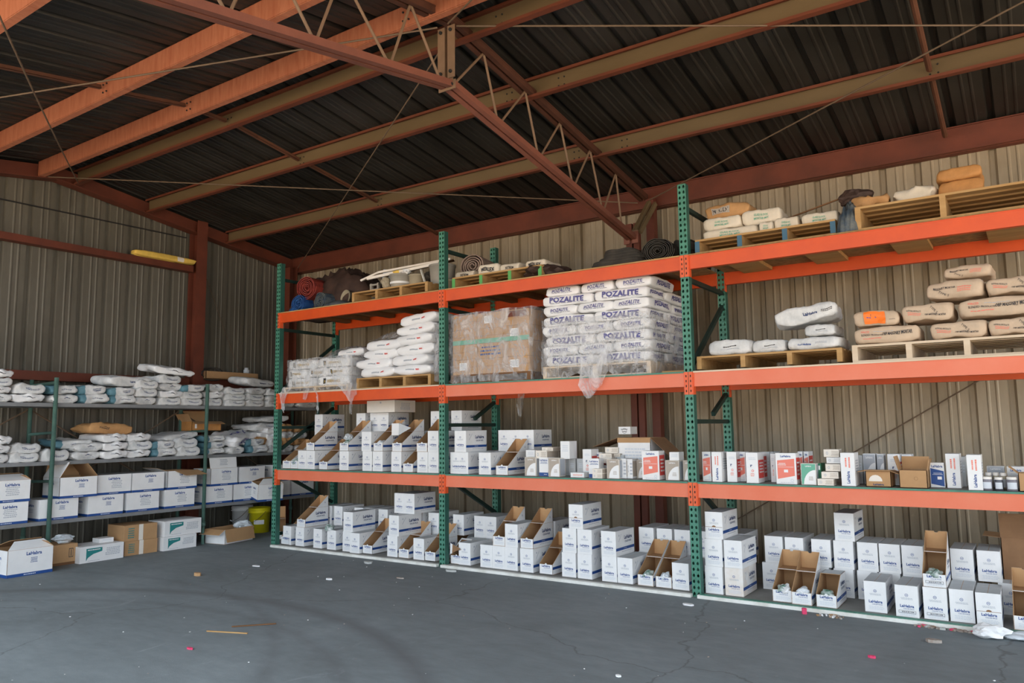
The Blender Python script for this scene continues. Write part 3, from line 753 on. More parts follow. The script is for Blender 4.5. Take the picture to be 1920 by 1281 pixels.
# ---- bridging angles between purlins
def bridging(x, ys, which):
    for k, (a, b) in enumerate(zip(ys, ys[1:])):
        g = G(); za, zb = roof_z(a)-.11, roof_z(b)-.11
        g.bar((x, a+.05, za), (x, b-.03, zb), .035, .005, 'bridging_brown'); g.bar((x+.015, a+.05, za+.016), (x+.015, b-.03, zb+.016), .005, .035, 'bridging_brown')
        tag(g.build('purlin_bridging'), '%s brown bridging angle between purlins %s' % (ORD[k] if k else 'frontmost', which), 'bridging', 'bridging angles under the roof')
bridging(-6.95, [2.22, 3.5, 4.35, 4.83, 5.82, 7.12, 8.37], 'in the left half of the roof')
for k, (a, b) in enumerate(((5.82, 7.12), (7.12, 8.37))):
    g = G(); g.tube([(-.52, a+.0, roof_z(a)-.10), (-.52, b-.06, roof_z(b)-.12)], .024, 'bridging_brown', 8)
    tag(g.build('purlin_bridging'), '%s rusty strut pipe between purlins at the right of the roof' % ('upper', 'lower')[k], 'bridging', 'strut pipes under the roof')
# ------------------------------------------------------------------ roof truss
tr = empty('roof_truss', (XT, YR, 4.25), 'red brown open web steel roof truss peaking at upper centre', 'truss')
tr_o = Vector((XT, YR, 4.25))
def tb(g, name): 
    for i, v in enumerate(g.v): g.v[i] = tuple(Vector(v)-tr_o)
    return g.build(name, tr)
def zt(y): return 4.765-.155*abs(y-YR)
def zl(y): return 4.27-.175*abs(y-4.6)
for s in (1, -1):
    ye = 8.3 if s > 0 else .86
    g = G()
    for dx in (-.035, .035):
        g.prism([(XT+dx-.022, YR, zt(YR)), (XT+dx-.022, ye, zt(ye)), (XT+dx-.022, ye, zt(ye)+.05), (XT+dx-.022, YR, zt(YR)+.05)], (.044, 0, 0), 'chord_dark')
    g.prism([(XT-.06, YR, zt(YR)+.05), (XT-.06, ye, zt(ye)+.05), (XT-.06, ye, zt(ye)+.062), (XT-.06, YR, zt(YR)+.062)], (.12, 0, 0), 'chord_dark')
    tb(g, 'top_chord')
    yl = 7.95 if s > 0 else 1.2
    g = G()
    for dx in (-.034, .034):
        g.prism([(XT+dx-.025, 4.6, zl(4.6)), (XT+dx-.025, yl, zl(yl)), (XT+dx-.025, yl, zl(yl)-.055), (XT+dx-.025, 4.6, zl(4.6)-.055)], (.05, 0, 0), 'truss_paint')
    tb(g, 'bottom_chord')
    ys = [4.62, 5.06, 5.27, 5.71, 5.93, 6.34, 6.58, 6.96, 7.22, 7.56, 7.68] if s > 0 else [4.48, 4.12, 3.90, 3.42, 3.20, 2.78, 2.55, 2.1, 1.88, 1.45]
    # zigzag rods between bottom and top chord
    seq = [(ys[0], 0)]+[(y, (i+1) % 2) for i, y in enumerate(ys[1:])]
    for (a, ta), (b, tb_) in zip(seq, seq[1:]):
        g = G(); P = lambda y, t: (XT, y, (zt(y)+.02) if t else zl(y)-.02)
        g.tube([P(a, ta), P(b, tb_)], .011, 'truss_dust', 7); tb(g, 'web_rod')
g = G()
for dx in (-.05, .05):
    g.box((XT+dx, YR-.03, 4.50), (.072, .008, .44), 'truss_dust'); g.box((XT+dx*.4, YR, 4.50), (.006, .06, .44), 'truss_dust')
for dx in (-.05, .05):
    for dz in (4.33, 4.68): g.tube([(XT+dx, YR-.034, dz), (XT+dx, YR-.05, dz)], .014, 'dark_slot', 6)
tb(g, 'king_post')
g = G(); g.box((XT, 4.56, 4.225), (.17, .008, .075), 'truss_dust')
for dx in (-.055, .055): g.tube([(XT+dx, 4.556, 4.225), (XT+dx, 4.54, 4.225)], .013, 'dark_slot', 6)
tb(g, 'splice_plate')
g = G()
for dx in (-.06, .045): g.box((XT+dx, 7.93, 3.66), (.075, .02, .14), 'truss_paint')
g.box((XT-.01, 7.93, 3.735), (.19, .03, .012), 'truss_dust'); tb(g, 'heel_plate')
g = G(); g.bar((XT+.02, 7.95, 3.72), (XT+.08, 8.28, 4.15), .045, .05, 'purlin_tan'); g.bar((XT+.09, 7.97, 3.72), (XT+.15, 8.30, 4.13), .03, .05, 'purlin_tan')
tb(g, 'heel_strut')
g = G()
for dx, wd in ((-.15, .075), (-.055, .075)): g.box((XT+dx, 8.2, 1.95), (wd, .05, 3.9), 'red_oxide')
g.box((XT+.08, 8.33, 2.1), (.10, .10, 4.2), 'red_oxide')
tag(g.build('truss_column'), 'red double channel column against the back wall below the truss end', 'column')
# ------------------------------------------------------------------ pallet rack
XP = [-8.29, -5.455, -2.567, .32]; YP = 6.615; ZL = [.98, 1.97, 3.05]; PH = 3.735
BAYN = ['left bay', 'middle bay', 'right bay']; LVN = ['floor deck', 'lower shelf', 'middle shelf', 'top shelf']
def post_mesh():
    """box post .08 wide, front face at y=0 with two columns of teardrop holes, base at z=0"""
    g = G(); wd, dp = .08, .07; rows = 72; ch = PH/rows; m = 'green_paint'
    tear = [(-.0045, -.006), (0, -.0105), (.0045, -.006), (.0085, .001), (.006, .0095), (0, .012), (-.006, .0095), (-.0085, .001)]
    tear = [(x*1.35, -z*1.35) for x, z in tear][::-1]
    for c in range(2):
        x0 = -wd/2+c*wd/2
        for r in range(rows):
            z0 = r*ch; cx, cz = x0+wd/4, z0+ch/2
            x1, z1 = x0+wd/2, z0+ch
            outer = [(x0, z0), (cx, z0), (x1, z0), (x1, cz), (x1, z1), (cx, z1), (x0, z1), (x0, cz)]
            # order the hole the same way, starting lower left
            hole = sorted([(cx+a, cz+b) for a, b in tear], key=lambda p: (math.atan2(p[1]-cz, p[0]-cx)-math.radians(-150)) % (2*PI))
            b = len(g.v)
            g.v += [(x, 0, z) for x, z in outer]+[(x, 0, z) for x, z in hole]
            for i in range(8):
                j = (i+1) % 8; g.f.append((b+i, b+j, b+8+j, b+8+i)); g.m.append(g.mi(m))
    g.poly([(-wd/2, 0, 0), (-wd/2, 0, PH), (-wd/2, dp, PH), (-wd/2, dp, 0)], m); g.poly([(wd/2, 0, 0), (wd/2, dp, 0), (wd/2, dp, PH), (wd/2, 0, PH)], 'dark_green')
    g.poly([(-wd/2, dp, 0), (-wd/2, dp, PH), (wd/2, dp, PH), (wd/2, dp, 0)], m); g.poly([(-wd/2, 0, PH), (wd/2, 0, PH), (wd/2, dp, PH), (-wd/2, dp, PH)], m)
    g.box((0, dp/2, .004), (.11, .10, .008), 'green_paint')
    return g.mesh('post')
PM = post_mesh()
names = ['leftmost green perforated upright frame of the pallet rack', 'green perforated upright frame between left and middle rack bays', 'green perforated upright frame between middle and right rack bays', 'green perforated upright frame ending the right rack bay']
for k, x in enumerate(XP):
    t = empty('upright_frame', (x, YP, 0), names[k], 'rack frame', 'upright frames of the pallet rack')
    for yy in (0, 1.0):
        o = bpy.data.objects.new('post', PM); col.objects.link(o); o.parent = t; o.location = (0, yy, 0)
    for a, b in (((.10, 3.52), (1.0, 3.52)), ((.07, 2.84), (1.0, 2.84)), ((1.0, 2.70), (.07, 2.02)), ((.07, 1.53), (1.0, 1.53)), ((1.0, 1.80), (.10, 1.25) if k == 0 else (.6, 1.6)), ((.25, .86), (1.0, .48)), ((.07, .15), (1.0, .15))):
        g = G(); g.bar((0, a[0], a[1]), (0, b[0], b[1]), .035, .04, 'brace_green'); g.build('brace', t)
def beam(x0, x1, y, z, front, label, pm='orange_paint'):
    t = empty('rack_beam', ((x0+x1)/2, y, z), label, 'rack beam', 'orange beams of the pallet rack')
    L = x1-x0; g = G(); h = .125
    g.box((0, .025, -h/2), (L-.085, .05, h), pm)
    g.box((0, .012, -.004), (L-.085, .03, .012), pm); g.build('beam_tube', t)
    for s in (-1, 1):
        xc = s*(L/2-.021)
        g = G(); yf = -.052 if front else .102
        g.box((xc, yf*.0+(-.0155 if front else .0655), -.095), (.036, .006, .205), 'orange_connector')
        g.box((s*(L/2-.042), .015, -.095), (.006, .055, .205), 'orange_connector')
        ec = g.build('end_connector', t); g = G()
        for r in range(4):
            g.box((xc, -.0195 if front else .069, -.03-r*.045), (.008, .003, .02), 'dark_slot')
        g.build('slot_row', ec)
    return t
for b in range(3):
    for l in range(3):
        beam(XP[b], XP[b+1], YP+.012, ZL[l], True, 'front orange beam of the %s in the %s' % (LVN[l+1], BAYN[b]), 'orange_dust_sheen' if l == 0 or (l == 1 and b > 0) else 'orange_paint')
        beam(XP[b], XP[b+1], YP+1.0, ZL[l], False, 'rear orange beam of the %s in the %s' % (LVN[l+1], BAYN[b]))
# decks
for b in range(3):
    x0, x1 = XP[b]+.045, XP[b+1]-.045; xc, L = (x0+x1)/2, x1-x0
    # floor deck
    t = empty('floor_deck', (xc, YP+.5, 0), 'low floor board under the cartons of the %s, %s front edge' % (BAYN[b], ('grey', 'cream', 'white')[b]), 'floor board')
    g = G(); g.box((0, .02, .010), (L, 1.0, .018), 'deck_grey'); g.build('board', t)
    g = G(); g.box((0, -.545, .014), (L+.03, .05, .028), 'white_lip'); g.build('front_lip', t)
    if b == 2: g = G(); g.box((0, -.530, .030), (L, .05, .004), 'green_paint'); g.build('edge_strip', t)
    for l, z in enumerate(ZL):
        t = empty('shelf_deck', (xc, YP+.5, z), '%s decking of the %s in the %s' % (('grey panel', 'board', 'wooden')[l], LVN[l+1], BAYN[b]), 'shelf deck')
        g = G(); g.box((0, .01, .006), (L, 1.02, .012), ('deck_grey', 'deck_grey', 'osb')[l]); g.build('panel', t)
        if l < 2: g = G(); g.box((0, -.495, .0065), (L, .012, .014), 'green_paint' if l == 0 or b == 1 else 'wood_pale'); g.build('edge_strip', t)
        elif b < 2: g = G(); g.box((0, -.495, .0065), (L, .012, .012), 'wood_new'); g.build('edge_strip', t)
        if l == 2:
            wd = .28 if b == 2 else .09
            for q in ((-1.05, -.35, .35, 1.05) if b == 2 else (-1.1, -.72, -.25, .25, .72, 1.1)):
                g = G(); g.box((q, 0, -.02 if b == 2 else -.03), (wd, .94, .035 if b == 2 else .05), 'wood_new' if b == 2 else 'wood_dark'); g.build('support_plank', t)
        elif l == 1:
            for q in (-.9, 0, .9):
                g = G(); g.box((q, 0, -.03), (.09, .94, .05), 'wood_dark'); g.build('support_plank', t)
# ------------------------------------------------------------------ left shelving
PY = [2.35, 4.30, 6.25, 8.2]; XS = -9.27; XS2 = -9.87
for k, y in enumerate(PY):
    t = empty('shelf_end_frame', (XS, y, 0), ('', 'green pipe end frame standing at the far left of the shelving', 'green pipe end frame in the middle of the left shelving', 'green pipe end frame of the left shelving hidden by the rack')[k] or 'green pipe end frame nearest the viewer', 'shelf frame', 'pipe frames of the left shelving')
    for xx, nm in ((0, 'front_pipe'), (XS2-XS, 'rear_pipe')):
        g = G(); g.tube([(xx, 0, 0), (xx, 0, .28), (xx, 0, .28), (xx, 0, 2.13)], [.02, .02, .024, .024], 'pipe_green', 10); g.tube([(xx, 0, .24), (xx, 0, .30)], .03, 'pipe_green', 10); g.build(nm, t, True)
    for z in (2.07, 1.50, .95):
        g = G(); g.tube([(0, 0, z), (XS2-XS, 0, z-.02)], .017 if z < 2 else .024, 'pipe_green', 8); g.build('rung', t, True)
g = G()
for y0, y1 in zip(PY, PY[1:]):
    for a, b in (((y0, 1.78), (y1, .6)), ((y0, .6), (y1, 1.78))):
        g = G(); g.tube([(XS2-.03, a[0], a[1]), (XS2-.03, b[0], b[1])], .010, 'rod_steel', 6)
        tag(g.build('cross_brace'), '%s cross brace rod behind shelving section %s' % ('falling' if a[1] > 1 else 'rising', {2.35: 'at the left picture edge', 4.30: 'between the two green pipe frames', 6.25: 'beside the corner'}[y0]), 'brace rod', 'shelving cross braces')
for s, z in enumerate((.488, 1.153, 1.817)):
    for y0, y1 in zip(PY, PY[1:]):
        g = G(); g.box(((XS-.03+XS2)/2-.03, (y0+y1)/2, z), (.64, y1-y0-.012, .042), 'shelf_grey')
        tag(g.build('shelf_board'), '%s grey shelf board %s' % (('lowest', 'middle', 'top')[s], {2.35: 'left of the first pipe frame', 4.30: 'between the two green pipe frames', 6.25: 'between the second pipe frame and the rack'}[y0]), 'shelf board', 'boards of the left shelving')
# ------------------------------------------------------------------ carton kit (front faces -Y, base centre of the front edge at the origin)
E_ = .0012
def shell(g, w, d, h, mo, top=True):
    g.box((0, d/2, h/2), (w, d, h), mo)
def pack_front(g, w, hf, y=-E_, h=.235, full=True, stamp=False):
    F = lambda x, z: (x, y, z)
    g.text('LaHabra', F(0, .083), X3, Z3, .020, 'blue_ink', w*.74, .035)
    g.text('COLOR PACK', F(.012, .062), X3, Z3, .0085, 'blue_ink', w*.56, .01)
    if stamp:
        for dz in (.048, .030): g.rect(F(0, dz), X3, Z3, w*.74, .002, 'black_ink')
        for dx in (-w*.37, w*.37): g.rect(F(dx, .039), X3, Z3, .002, .018, 'black_ink')
        g.lines(F(0, .039), X3, Z3, w*.6, .014, 1, 'black_ink', 3)
    g.lines(F(0, .026 if stamp else .034), X3, Z3, w*.72, .03, 3, 'pale_ink', 5)
    if full:
        g.ring(F(0, .163), X3, Z3, .009, .0115, 'blue_ink'); g.rect(F(0, .163), X3, Z3, .011, .004, 'blue_ink')
        g.lines(F(0, .137), X3, Z3, w*.62, .016, 2, 'grey_ink', 7)
def pack_side(g, w, d, h, sx=1, brush=True, txt=True, ycut=None):
    x = sx*(w/2+E_); P = lambda yy, z: (x, yy, z)
    u = Y3*sx
    g.rect(P(d/2, .062), u, Z3, d-.004, .026, 'blue_ink')
    g.lines((x*1.004, d*.5, .062), u, Z3, .07, .010, 1, 'pale_ink', 2)
    g.lines(P(d*.55, .034), u, Z3, d*.6, .012, 1, 'grey_ink', 3)
    if txt:
        g.text('LaHabra', P(d*.66, .165), u, Z3, .034, 'navy_ink', d*.42, .04)
        g.text('COLOR PACK', P(d*.66, .124), u, Z3, .017, 'navy_ink', d*.36, .03)
    if brush:
        g.poly([P(d*.17-.01, .135), P(d*.17-.006, .130), P(d*.30, .20), P(d*.295, .205)][::sx], 'grey_ink'); g.ring(P(d*.17, .19), u, Z3, .004, .010, 'grey_ink', 10)
w_, d_, h_ = .158, .39, .235
def pack_closed(stamp=False, slit=False, dirty=False, flip=False):
    g = G(); shell(g, w_, d_, h_, 'white_card_dirty' if dirty else 'white_card')
    g.rect((0, d_/2, h_+.0008), X3, Y3, .003, d_, 'kraft'); g.rect((0, d_/2, h_+.0006), X3, Y3, w_-.002, d_-.002, 'grey_card')
    pack_front(g, w_, h_, stamp=stamp); pack_side(g, w_, d_, h_, 1); pack_side(g, w_, d_, h_, -1)
    if slit:
        g.rect((0, -E_, .104), X3, Z3, w_*.96, .003, 'kraft_dark')
        n = 8; g.poly([(.018*math.cos(PI*i/n), -E_*1.5, .104+.014*math.sin(PI*i/n)) for i in range(n+1)], 'kraft_dark')
    return g.mesh('carton')
KIT['C'] = ('colour_pack_carton', [('carton', pack_closed())], 'carton')
KIT['R'] = ('colour_pack_carton', [('carton', pack_closed(stamp=True))], 'carton')
KIT['S'] = ('colour_pack_carton', [('carton', pack_closed(slit=True))], 'carton')
KIT['D'] = ('colour_pack_carton', [('carton', pack_closed())], 'carton')
KIT['G'] = ('colour_pack_carton', [('carton', pack_closed(dirty=True, slit=False))], 'carton')
def slab(g, pts, n, t, mo, mi):
    """flat sheet of card: outer face pts (seen from n), inner face set back by t"""
    n = Vector(n).normalized(); q = [Vector(p)-n*t for p in pts]; a = [Vector(p) for p in pts]
    nn = (a[1]-a[0]).cross(a[2]-a[1])
    if nn.dot(n) < 0: a = a[::-1]; q = q[::-1]
    g.poly(a, mo); g.poly(q[::-1], mi)
    for i in range(len(a)): j = (i+1) % len(a); g.poly([a[i], q[i], q[j], a[j]], mi)
def pack_open(hf=.098, lid=True, stamp=False, full=False):
    g = G(); w, d, h, t = w_, d_, h_, .004; yh = .20
    slab(g, [(-w/2, 0, 0), (w/2, 0, 0), (w/2, 0, hf), (-w/2, 0, hf)], (0, -1, 0), t, 'white_card', 'kraft_in')
    for s in (-1, 1): slab(g, [(s*w/2, 0, 0), (s*w/2, d, 0), (s*w/2, d, h), (s*w/2, yh, h), (s*w/2, 0, hf)], (s, 0, 0), t, 'white_card', 'kraft_in')
    slab(g, [(-w/2, d, 0), (w/2, d, 0), (w/2, d, h), (-w/2, d, h)], (0, 1, 0), t, 'white_card', 'kraft_in')
    slab(g, [(-w/2, 0, 0), (w/2, 0, 0), (w/2, d, 0), (-w/2, d, 0)], (0, 0, -1), t, 'white_card', 'kraft_in')
    slab(g, [(-w/2, yh, h), (w/2, yh, h), (w/2, d, h), (-w/2, d, h)], (0, 0, 1), t, 'grey_card', 'kraft_in')
    pack_front(g, w, hf, full=False, stamp=stamp)
    n = 8; g.poly([(.013*math.cos(PI*i/n), -E_*.4, hf+.012*math.sin(PI*i/n)) for i in range(n+1)], 'white_card')
    pack_side(g, w, d, h, 1, brush=False); pack_side(g, w, d, h, -1, brush=False)
    parts = [('tray_body', g.mesh('tray_body'))]
    if lid:
        g = G(); z0 = h+.002; H = h-hf; y2 = yh*2-.02; cutw = .016
        slab(g, [(-w/2, yh, z0), (w/2, yh, z0), (w/2, y2, z0), (-w/2, y2, z0)], (0, 0, 1), t, 'kraft_in', 'white_card')
        slab(g, [(-w/2, y2, z0), (w/2, y2, z0), (w/2, y2, z0+H), (cutw, y2, z0+H), (cutw*.6, y2, z0+H-.012), (-cutw*.6, y2, z0+H-.012), (-cutw, y2, z0+H), (-w/2, y2, z0+H)], (0, -1, 0), t, 'kraft', 'white_card')
        for s in (-1, 1): slab(g, [(s*w/2, yh, z0), (s*w/2, y2, z0), (s*w/2, y2, z0+H)], (s, 0, 0), t, 'white_card', 'kraft_in')
        g.ring((w/2+E_, y2-.05, z0+.05), Y3, Z3, .006, .009, 'blue_ink', 12)
        parts.append(('flipped_lid', g.mesh('flipped_lid')))
    return parts
KIT['O'] = ('open_colour_pack_carton', pack_open(), 'carton')
KIT['P'] = ('open_colour_pack_carton', pack_open(stamp=True), 'carton')
KIT['F'] = ('open_colour_pack_carton', pack_open(lid=False)[:1], 'carton')
tl = pack_open(hf=.09, lid=False)[:1]
g = G(); w = w_; slab(g, [(-w/2, .0, .12), (w/2-.01, -.01, .16), (w/2, .19, .245), (-w/2, .20, .25)], (0, -.4, 1), .004, 'white_card', 'kraft_dark')
slab(g, [(-w/2, -.015, .10), (-w/2+.02, -.03, .225), (w/2, -.03, .175), (w/2-.02, -.01, .165)], (0, -1, .1), .004, 'white_card', 'kraft_dark')
KIT['T'] = ('torn_colour_pack_carton', tl+[('torn_flap', g.mesh('torn_flap'))], 'carton')
# big cartons .436 x .42 x .235
def big_carton(kind='closed', prn=0, dirty=False):
    w, d, h, t = .43, .40, .236, .005; m = 'white_card_dirty' if dirty else 'white_card'
    g = G()
    if kind == 'closed': g.box((0, d/2, h/2), (w, d, h), m); g.rect((0, d/2, h+.0008), X3, Y3, w-.01, d-.01, 'grey_card'); g.rect((0, d/2, h+.0012), X3, Y3, w-.01, .05, 'kraft')
    else:
        slab(g, [(-w/2, 0, 0), (w/2, 0, 0), (w/2, 0, h), (-w/2, 0, h)], (0, -1, 0), t, m, 'kraft_in')
        for s in (-1, 1): slab(g, [(s*w/2, 0, 0), (s*w/2, d, 0), (s*w/2, d, h), (s*w/2, 0, h)], (s, 0, 0), t, m, 'kraft_in')
        slab(g, [(-w/2, d, 0), (w/2, d, 0), (w/2, d, h), (-w/2, d, h)], (0, 1, 0), t, m, 'kraft_in')
        slab(g, [(-w/2, 0, 0), (w/2, 0, 0), (w/2, d, 0), (-w/2, d, 0)], (0, 0, -1), t, m, 'kraft_in')
    for yy, u, ww, cx in ((-E_, X3, w, 0), (d+E_, -X3, w, 0)):
        g.rect((0, yy, .014), u, Z3, ww, .027, 'blue_ink'); g.lines((0, yy*(1.4 if yy < 0 else 1.002), .014), u, Z3, .12, .016, 1, 'pale_ink', 2)
        g.text('LaHabra', (.03 if prn != 2 else .0, yy, .190 if prn != 1 else .196), u, Z3, .030, 'blue_ink', .20, .035)
        if prn == 1: g.lines((.03, yy, .135), u, Z3, .07, .05, 4, 'blue_ink', 3)
        else: g.lines((.03, yy, .12), u, Z3, .14, .10, 5, 'grey_ink', prn+11)
    for s in (-1, 1):
        x = s*(w/2+E_); u = Y3*s; g.rect((x, d/2, .014), u, Z3, d, .027, 'blue_ink'); g.text('LaHabra', (x, d*.5, .17), u, Z3, .028, 'blue_ink', .19, .035)
        g.lines((x, d*.5, .11), u, Z3, .12, .05, 3, 'grey_ink', 9)
    parts = [('carton', g.mesh('carton'))]
    def flap(pts, n, name='flap', mo=m): g = G(); slab(g, pts, n, .004, mo, 'kraft_in'); parts.append((name, g.mesh(name)))
    hh = h+.002
    if kind == 'wide':      # side flaps raised like a roof, one flap leaning right
        flap([(-w/2, 0, hh), (-w/2, d, hh), (-w/2+.10, d, hh+.17), (-w/2+.10, 0, hh+.17)], (-1, 0, .5))
        flap([(w/2, 0, hh), (w/2, d, hh), (w/2+.0-.12, d, hh+.15), (w/2-.12, .0, hh+.15)], (1, 0, .6))
        flap([(-w/2+.02, d, hh), (w/2-.02, d, hh), (w/2-.05, d+.02, hh+.14), (-w/2+.05, d+.02, hh+.14)], (0, 1, 0))
    if kind == 'front':     # kraft inside of the front flap folded down and outward
        flap([(-.12, 0, hh), (w/2, 0, hh), (w/2+.06, -.13, hh-.06), (-.05, -.15, hh-.06)], (0, .5, -1), mo='kraft')
        flap([(-w/2, .05, hh), (-w/2, d, hh), (-w/2-.12, d, hh+.04), (-w/2-.12, .05, hh+.04)], (-.3, 0, -1))
    if kind == 'tall':      # printed flap standing straight up
        g = G(); slab(g, [(-w/2-.01, 0, hh), (w/2-.02, 0, hh), (w/2-.03, .01, hh+.165), (-w/2-.03, .01, hh+.165)], (0, -1, 0), .004, m, 'kraft_in')
        g.lines((-.02, -.002, hh+.08), X3, Z3, .12, .09, 4, 'grey_ink', 2); parts.append(('flap', g.mesh('flap')))
    if kind == 'peak':      # top flaps half closed, peaked at the back
        flap([(-w/2, 0, hh), (w/2, 0, hh), (w/2-.03, .16, hh+.06), (-w/2+.12, .16, hh+.06)], (0, -.4, 1)); flap([(-w/2, d, hh), (w/2, d, hh), (w/2-.03, .2, hh+.07), (-w/2+.1, .2, hh+.07)], (0, .4, 1))
        flap([(w/2, 0, hh), (w/2, d, hh), (w/2-.06, d, hh+.05), (w/2-.06, .0, hh+.05)], (1, 0, 1))
    return parts
for k, prn in (('B0', 0), ('B1', 1), ('B2', 2)): KIT[k] = ('large_carton', big_carton('closed', prn), 'carton')
KIT['BW'] = ('large_open_carton', big_carton('wide', 1), 'carton'); KIT['BF'] = ('large_open_carton', big_carton('front', 0), 'carton')
KIT['BT'] = ('large_open_carton', big_carton('tall', 0), 'carton'); KIT['BP'] = ('large_open_carton', big_carton('peak', 0), 'carton'); KIT['BQ'] = ('large_open_carton', big_carton('peak', 1), 'carton')
# generic boxes: nominal w,d,h then scaled
def gbox(style, nm, w, d, h, m, paint):
    g = G(); g.box((0, d/2, h/2), (w, d, h), m); paint(g, w, d, h); KIT[style] = (nm, [(nm, g.mesh(nm))], 'box'); KIT[style+'_dim'] = (w, d, h)
F = lambda x, z, k=1: (x, -E_*k, z)
S = lambda w, y, z, k=1: (w/2+E_*k, y, z)
def arc_print(m1, mtxt='white_ink'):
    def f(g, w, d, h):
        g.rect(F(0, h*.5), X3, Z3, w*.94, h*.96, m1)
        pts = [(w*.47, h*.02), (w*.47, h*.70)]+[(w*.47-w*.80*math.sin(a), h*.02+h*.68*math.cos(a)) for a in [PI/2*i/8 for i in range(1, 9)]]
        g.poly([F(x, z, 2) for x, z in pts][::-1], 'white_ink')
        g.text('LaHabra', F(0, h*.88, 2), X3, Z3, h*.07, mtxt, w*.7, .03); g.lines(F(.15*w, h*.3, 3), X3, Z3, w*.3, h*.2, 3, 'taupe_ink', 4)
        g.rect(S(w, d*.5, h*.5), Y3, Z3, d*.8, h*.9, 'grey_ink')
    return f
gbox('beige', 'accessory_box', .125, .13, .175, 'cream_card', arc_print('taupe_ink'))
gbox('greyarc', 'accessory_box', .125, .13, .21, 'white_card', arc_print('grey_ink'))
gbox('greenbox', 'accessory_box', .15, .13, .18, 'cream_card', arc_print('mint_ink'))
def p_blue(g, w, d, h):
    g.text('LaHabra', F(0, h*.86), X3, Z3, h*.085, 'blue_ink', w*.85, .035); g.lines(F(0, h*.72), X3, Z3, w*.8, h*.12, 2, 'blue_ink', 4); g.rect(F(0, h*.1), X3, Z3, w*.98, h*.19, 'blue_ink')
    g.lines(F(w*.2, h*.1, 2), X3, Z3, w*.34, h*.06, 1, 'white_ink', 2)
gbox('bluebox', 'blue_print_box', .09, .12, .18, 'white_card', p_blue)
def p_red(g, w, d, h):
    g.text('LaHabra', F(0, h*.90), X3, Z3, h*.065, 'blue_ink', w*.82, .035)
    g.poly([F(-w*.42, h*.16), F(w*.42, h*.27), F(w*.42, h*.82), F(-w*.42, h*.76)], 'salmon_ink'); g.rect(F(0, h*.42, 2), X3, Z3, w*.2, h*.09, 'white_ink')
    g.rect(F(0, h*.55, 2), X3, Z3, w*.76, h*.01, 'white_ink'); g.lines(F(-w*.2, h*.64, 2), X3, Z3, w*.4, h*.1, 2, 'white_ink', 1); g.ring(F(w*.28, h*.12, 2), X3, Z3, w*.05, w*.08, 'pale_ink', 12)
    g.lines(F(0, h*.05), X3, Z3, w*.8, h*.03, 1, 'grey_ink', 1); g.rect(S(w, d*.5, h*.5), Y3, Z3, d*.9, h*.7, 'red_ink'); g.lines(S(w, d*.5, h*.5, 2), Y3, Z3, d*.7, h*.5, 4, 'white_ink', 8)
gbox('redbox', 'red_print_box', .17, .13, .27, 'white_card', p_red)
def p_blueface(g, w, d, h):
    g.text('LaHabra', F(0, h*.86), X3, Z3, h*.10, 'blue_ink', w*.85, .035); g.poly([F(-w*.46, h*.14), F(w*.46, h*.04), F(w*.46, h*.66), F(-w*.46, h*.78)], 'blue_ink')
    g.rect(F(w*.15, h*.38, 2), X3, Z3, w*.3, h*.12, 'white_ink'); g.lines(F(0, h*.55, 2), X3, Z3, w*.7, h*.1, 2, 'pale_ink', 1)
gbox('blueface', 'blue_print_box', .13, .08, .21, 'white_card', p_blueface)
def p_bluetop(g, w, d, h): g.text('LaHabra', F(0, h*.84), X3, Z3, h*.10, 'blue_ink', w*.85, .035); g.lines(F(0, h*.5), X3, Z3, w*.8, h*.4, 6, 'pale_ink', 1)
gbox('bluetop', 'blue_print_box', .13, .12, .17, 'white_card', p_bluetop)
def p_spinev(g, w, d, h):
    g.text('LaHabra', F(.0, h*.26), Z3, -X3, w*.22, 'blue_ink', h*.46, .035); g.lines(F(.0, h*.70), Z3, -X3, h*.32, w*.5, 2, 'salmon_ink', 4)
    g.lines(S(w, d*.5, h*.6), Y3, Z3, d*.7, h*.4, 5, 'grey_ink', 8)
gbox('spinev', 'narrow_upright_box', .10, .18, .29, 'white_card', p_spinev); gbox('spineh', 'narrow_upright_box', .10, .18, .27, 'white_card', p_spinev)
def p_spinej(g, w, d, h):
    g.text('r', F(-.005, h*.58), X3, Z3, h*.10, 'navy_ink', w*.3, .05); g.ring(F(.005, h*.40), X3, Z3, w*.06, w*.11, 'salmon_ink', 12); g.lines(F(0, h*.27), X3, Z3, w*.35, h*.12, 3, 'salmon_ink', 1); g.lines(F(0, h*.8), X3, Z3, w*.6, h*.1, 2, 'pale_ink', 5)
    g.rect(S(w, d*.5, h*.45), Y3, Z3, d*.85, h*.6, 'red_ink'); g.lines(S(w, d*.5, h*.5, 2), Y3, Z3, d*.7, h*.4, 4, 'white_ink', 8)
gbox('spinej', 'narrow_upright_box', .10, .18, .27, 'white_card', p_spinej)
def p_lab(mi):
    def f(g, w, d, h): g.lines(F(w*.22, h*.5), X3, Z3, w*.5, h*.7, 4, mi, 3); g.ring(F(-w*.28, h*.5), X3, Z3, h*.12, h*.2, 'grey_ink', 10); g.rect(S(w, d*.5, h*.5), Y3, Z3, d*.9, h*.8, 'taupe_ink')
    return f
gbox('brownlab', 'small_flat_box', .15, .16, .055, 'cream_card', p_lab('taupe_ink')); gbox('greylab', 'small_flat_box', .13, .16, .055, 'white_card', p_lab('grey_ink'))
gbox('flatwhite', 'small_flat_box', .15, .12, .045, 'white_card', lambda g, w, d, h: g.lines(F(0, h*.5), X3, Z3, w*.8, h*.4, 2, 'salmon_ink', 3))
gbox('whitebox', 'plain_white_box', .10, .14, .15, 'white_card', lambda g, w, d, h: g.lines(F(0, h*.6), X3, Z3, w*.7, h*.4, 4, 'pale_ink', 3))
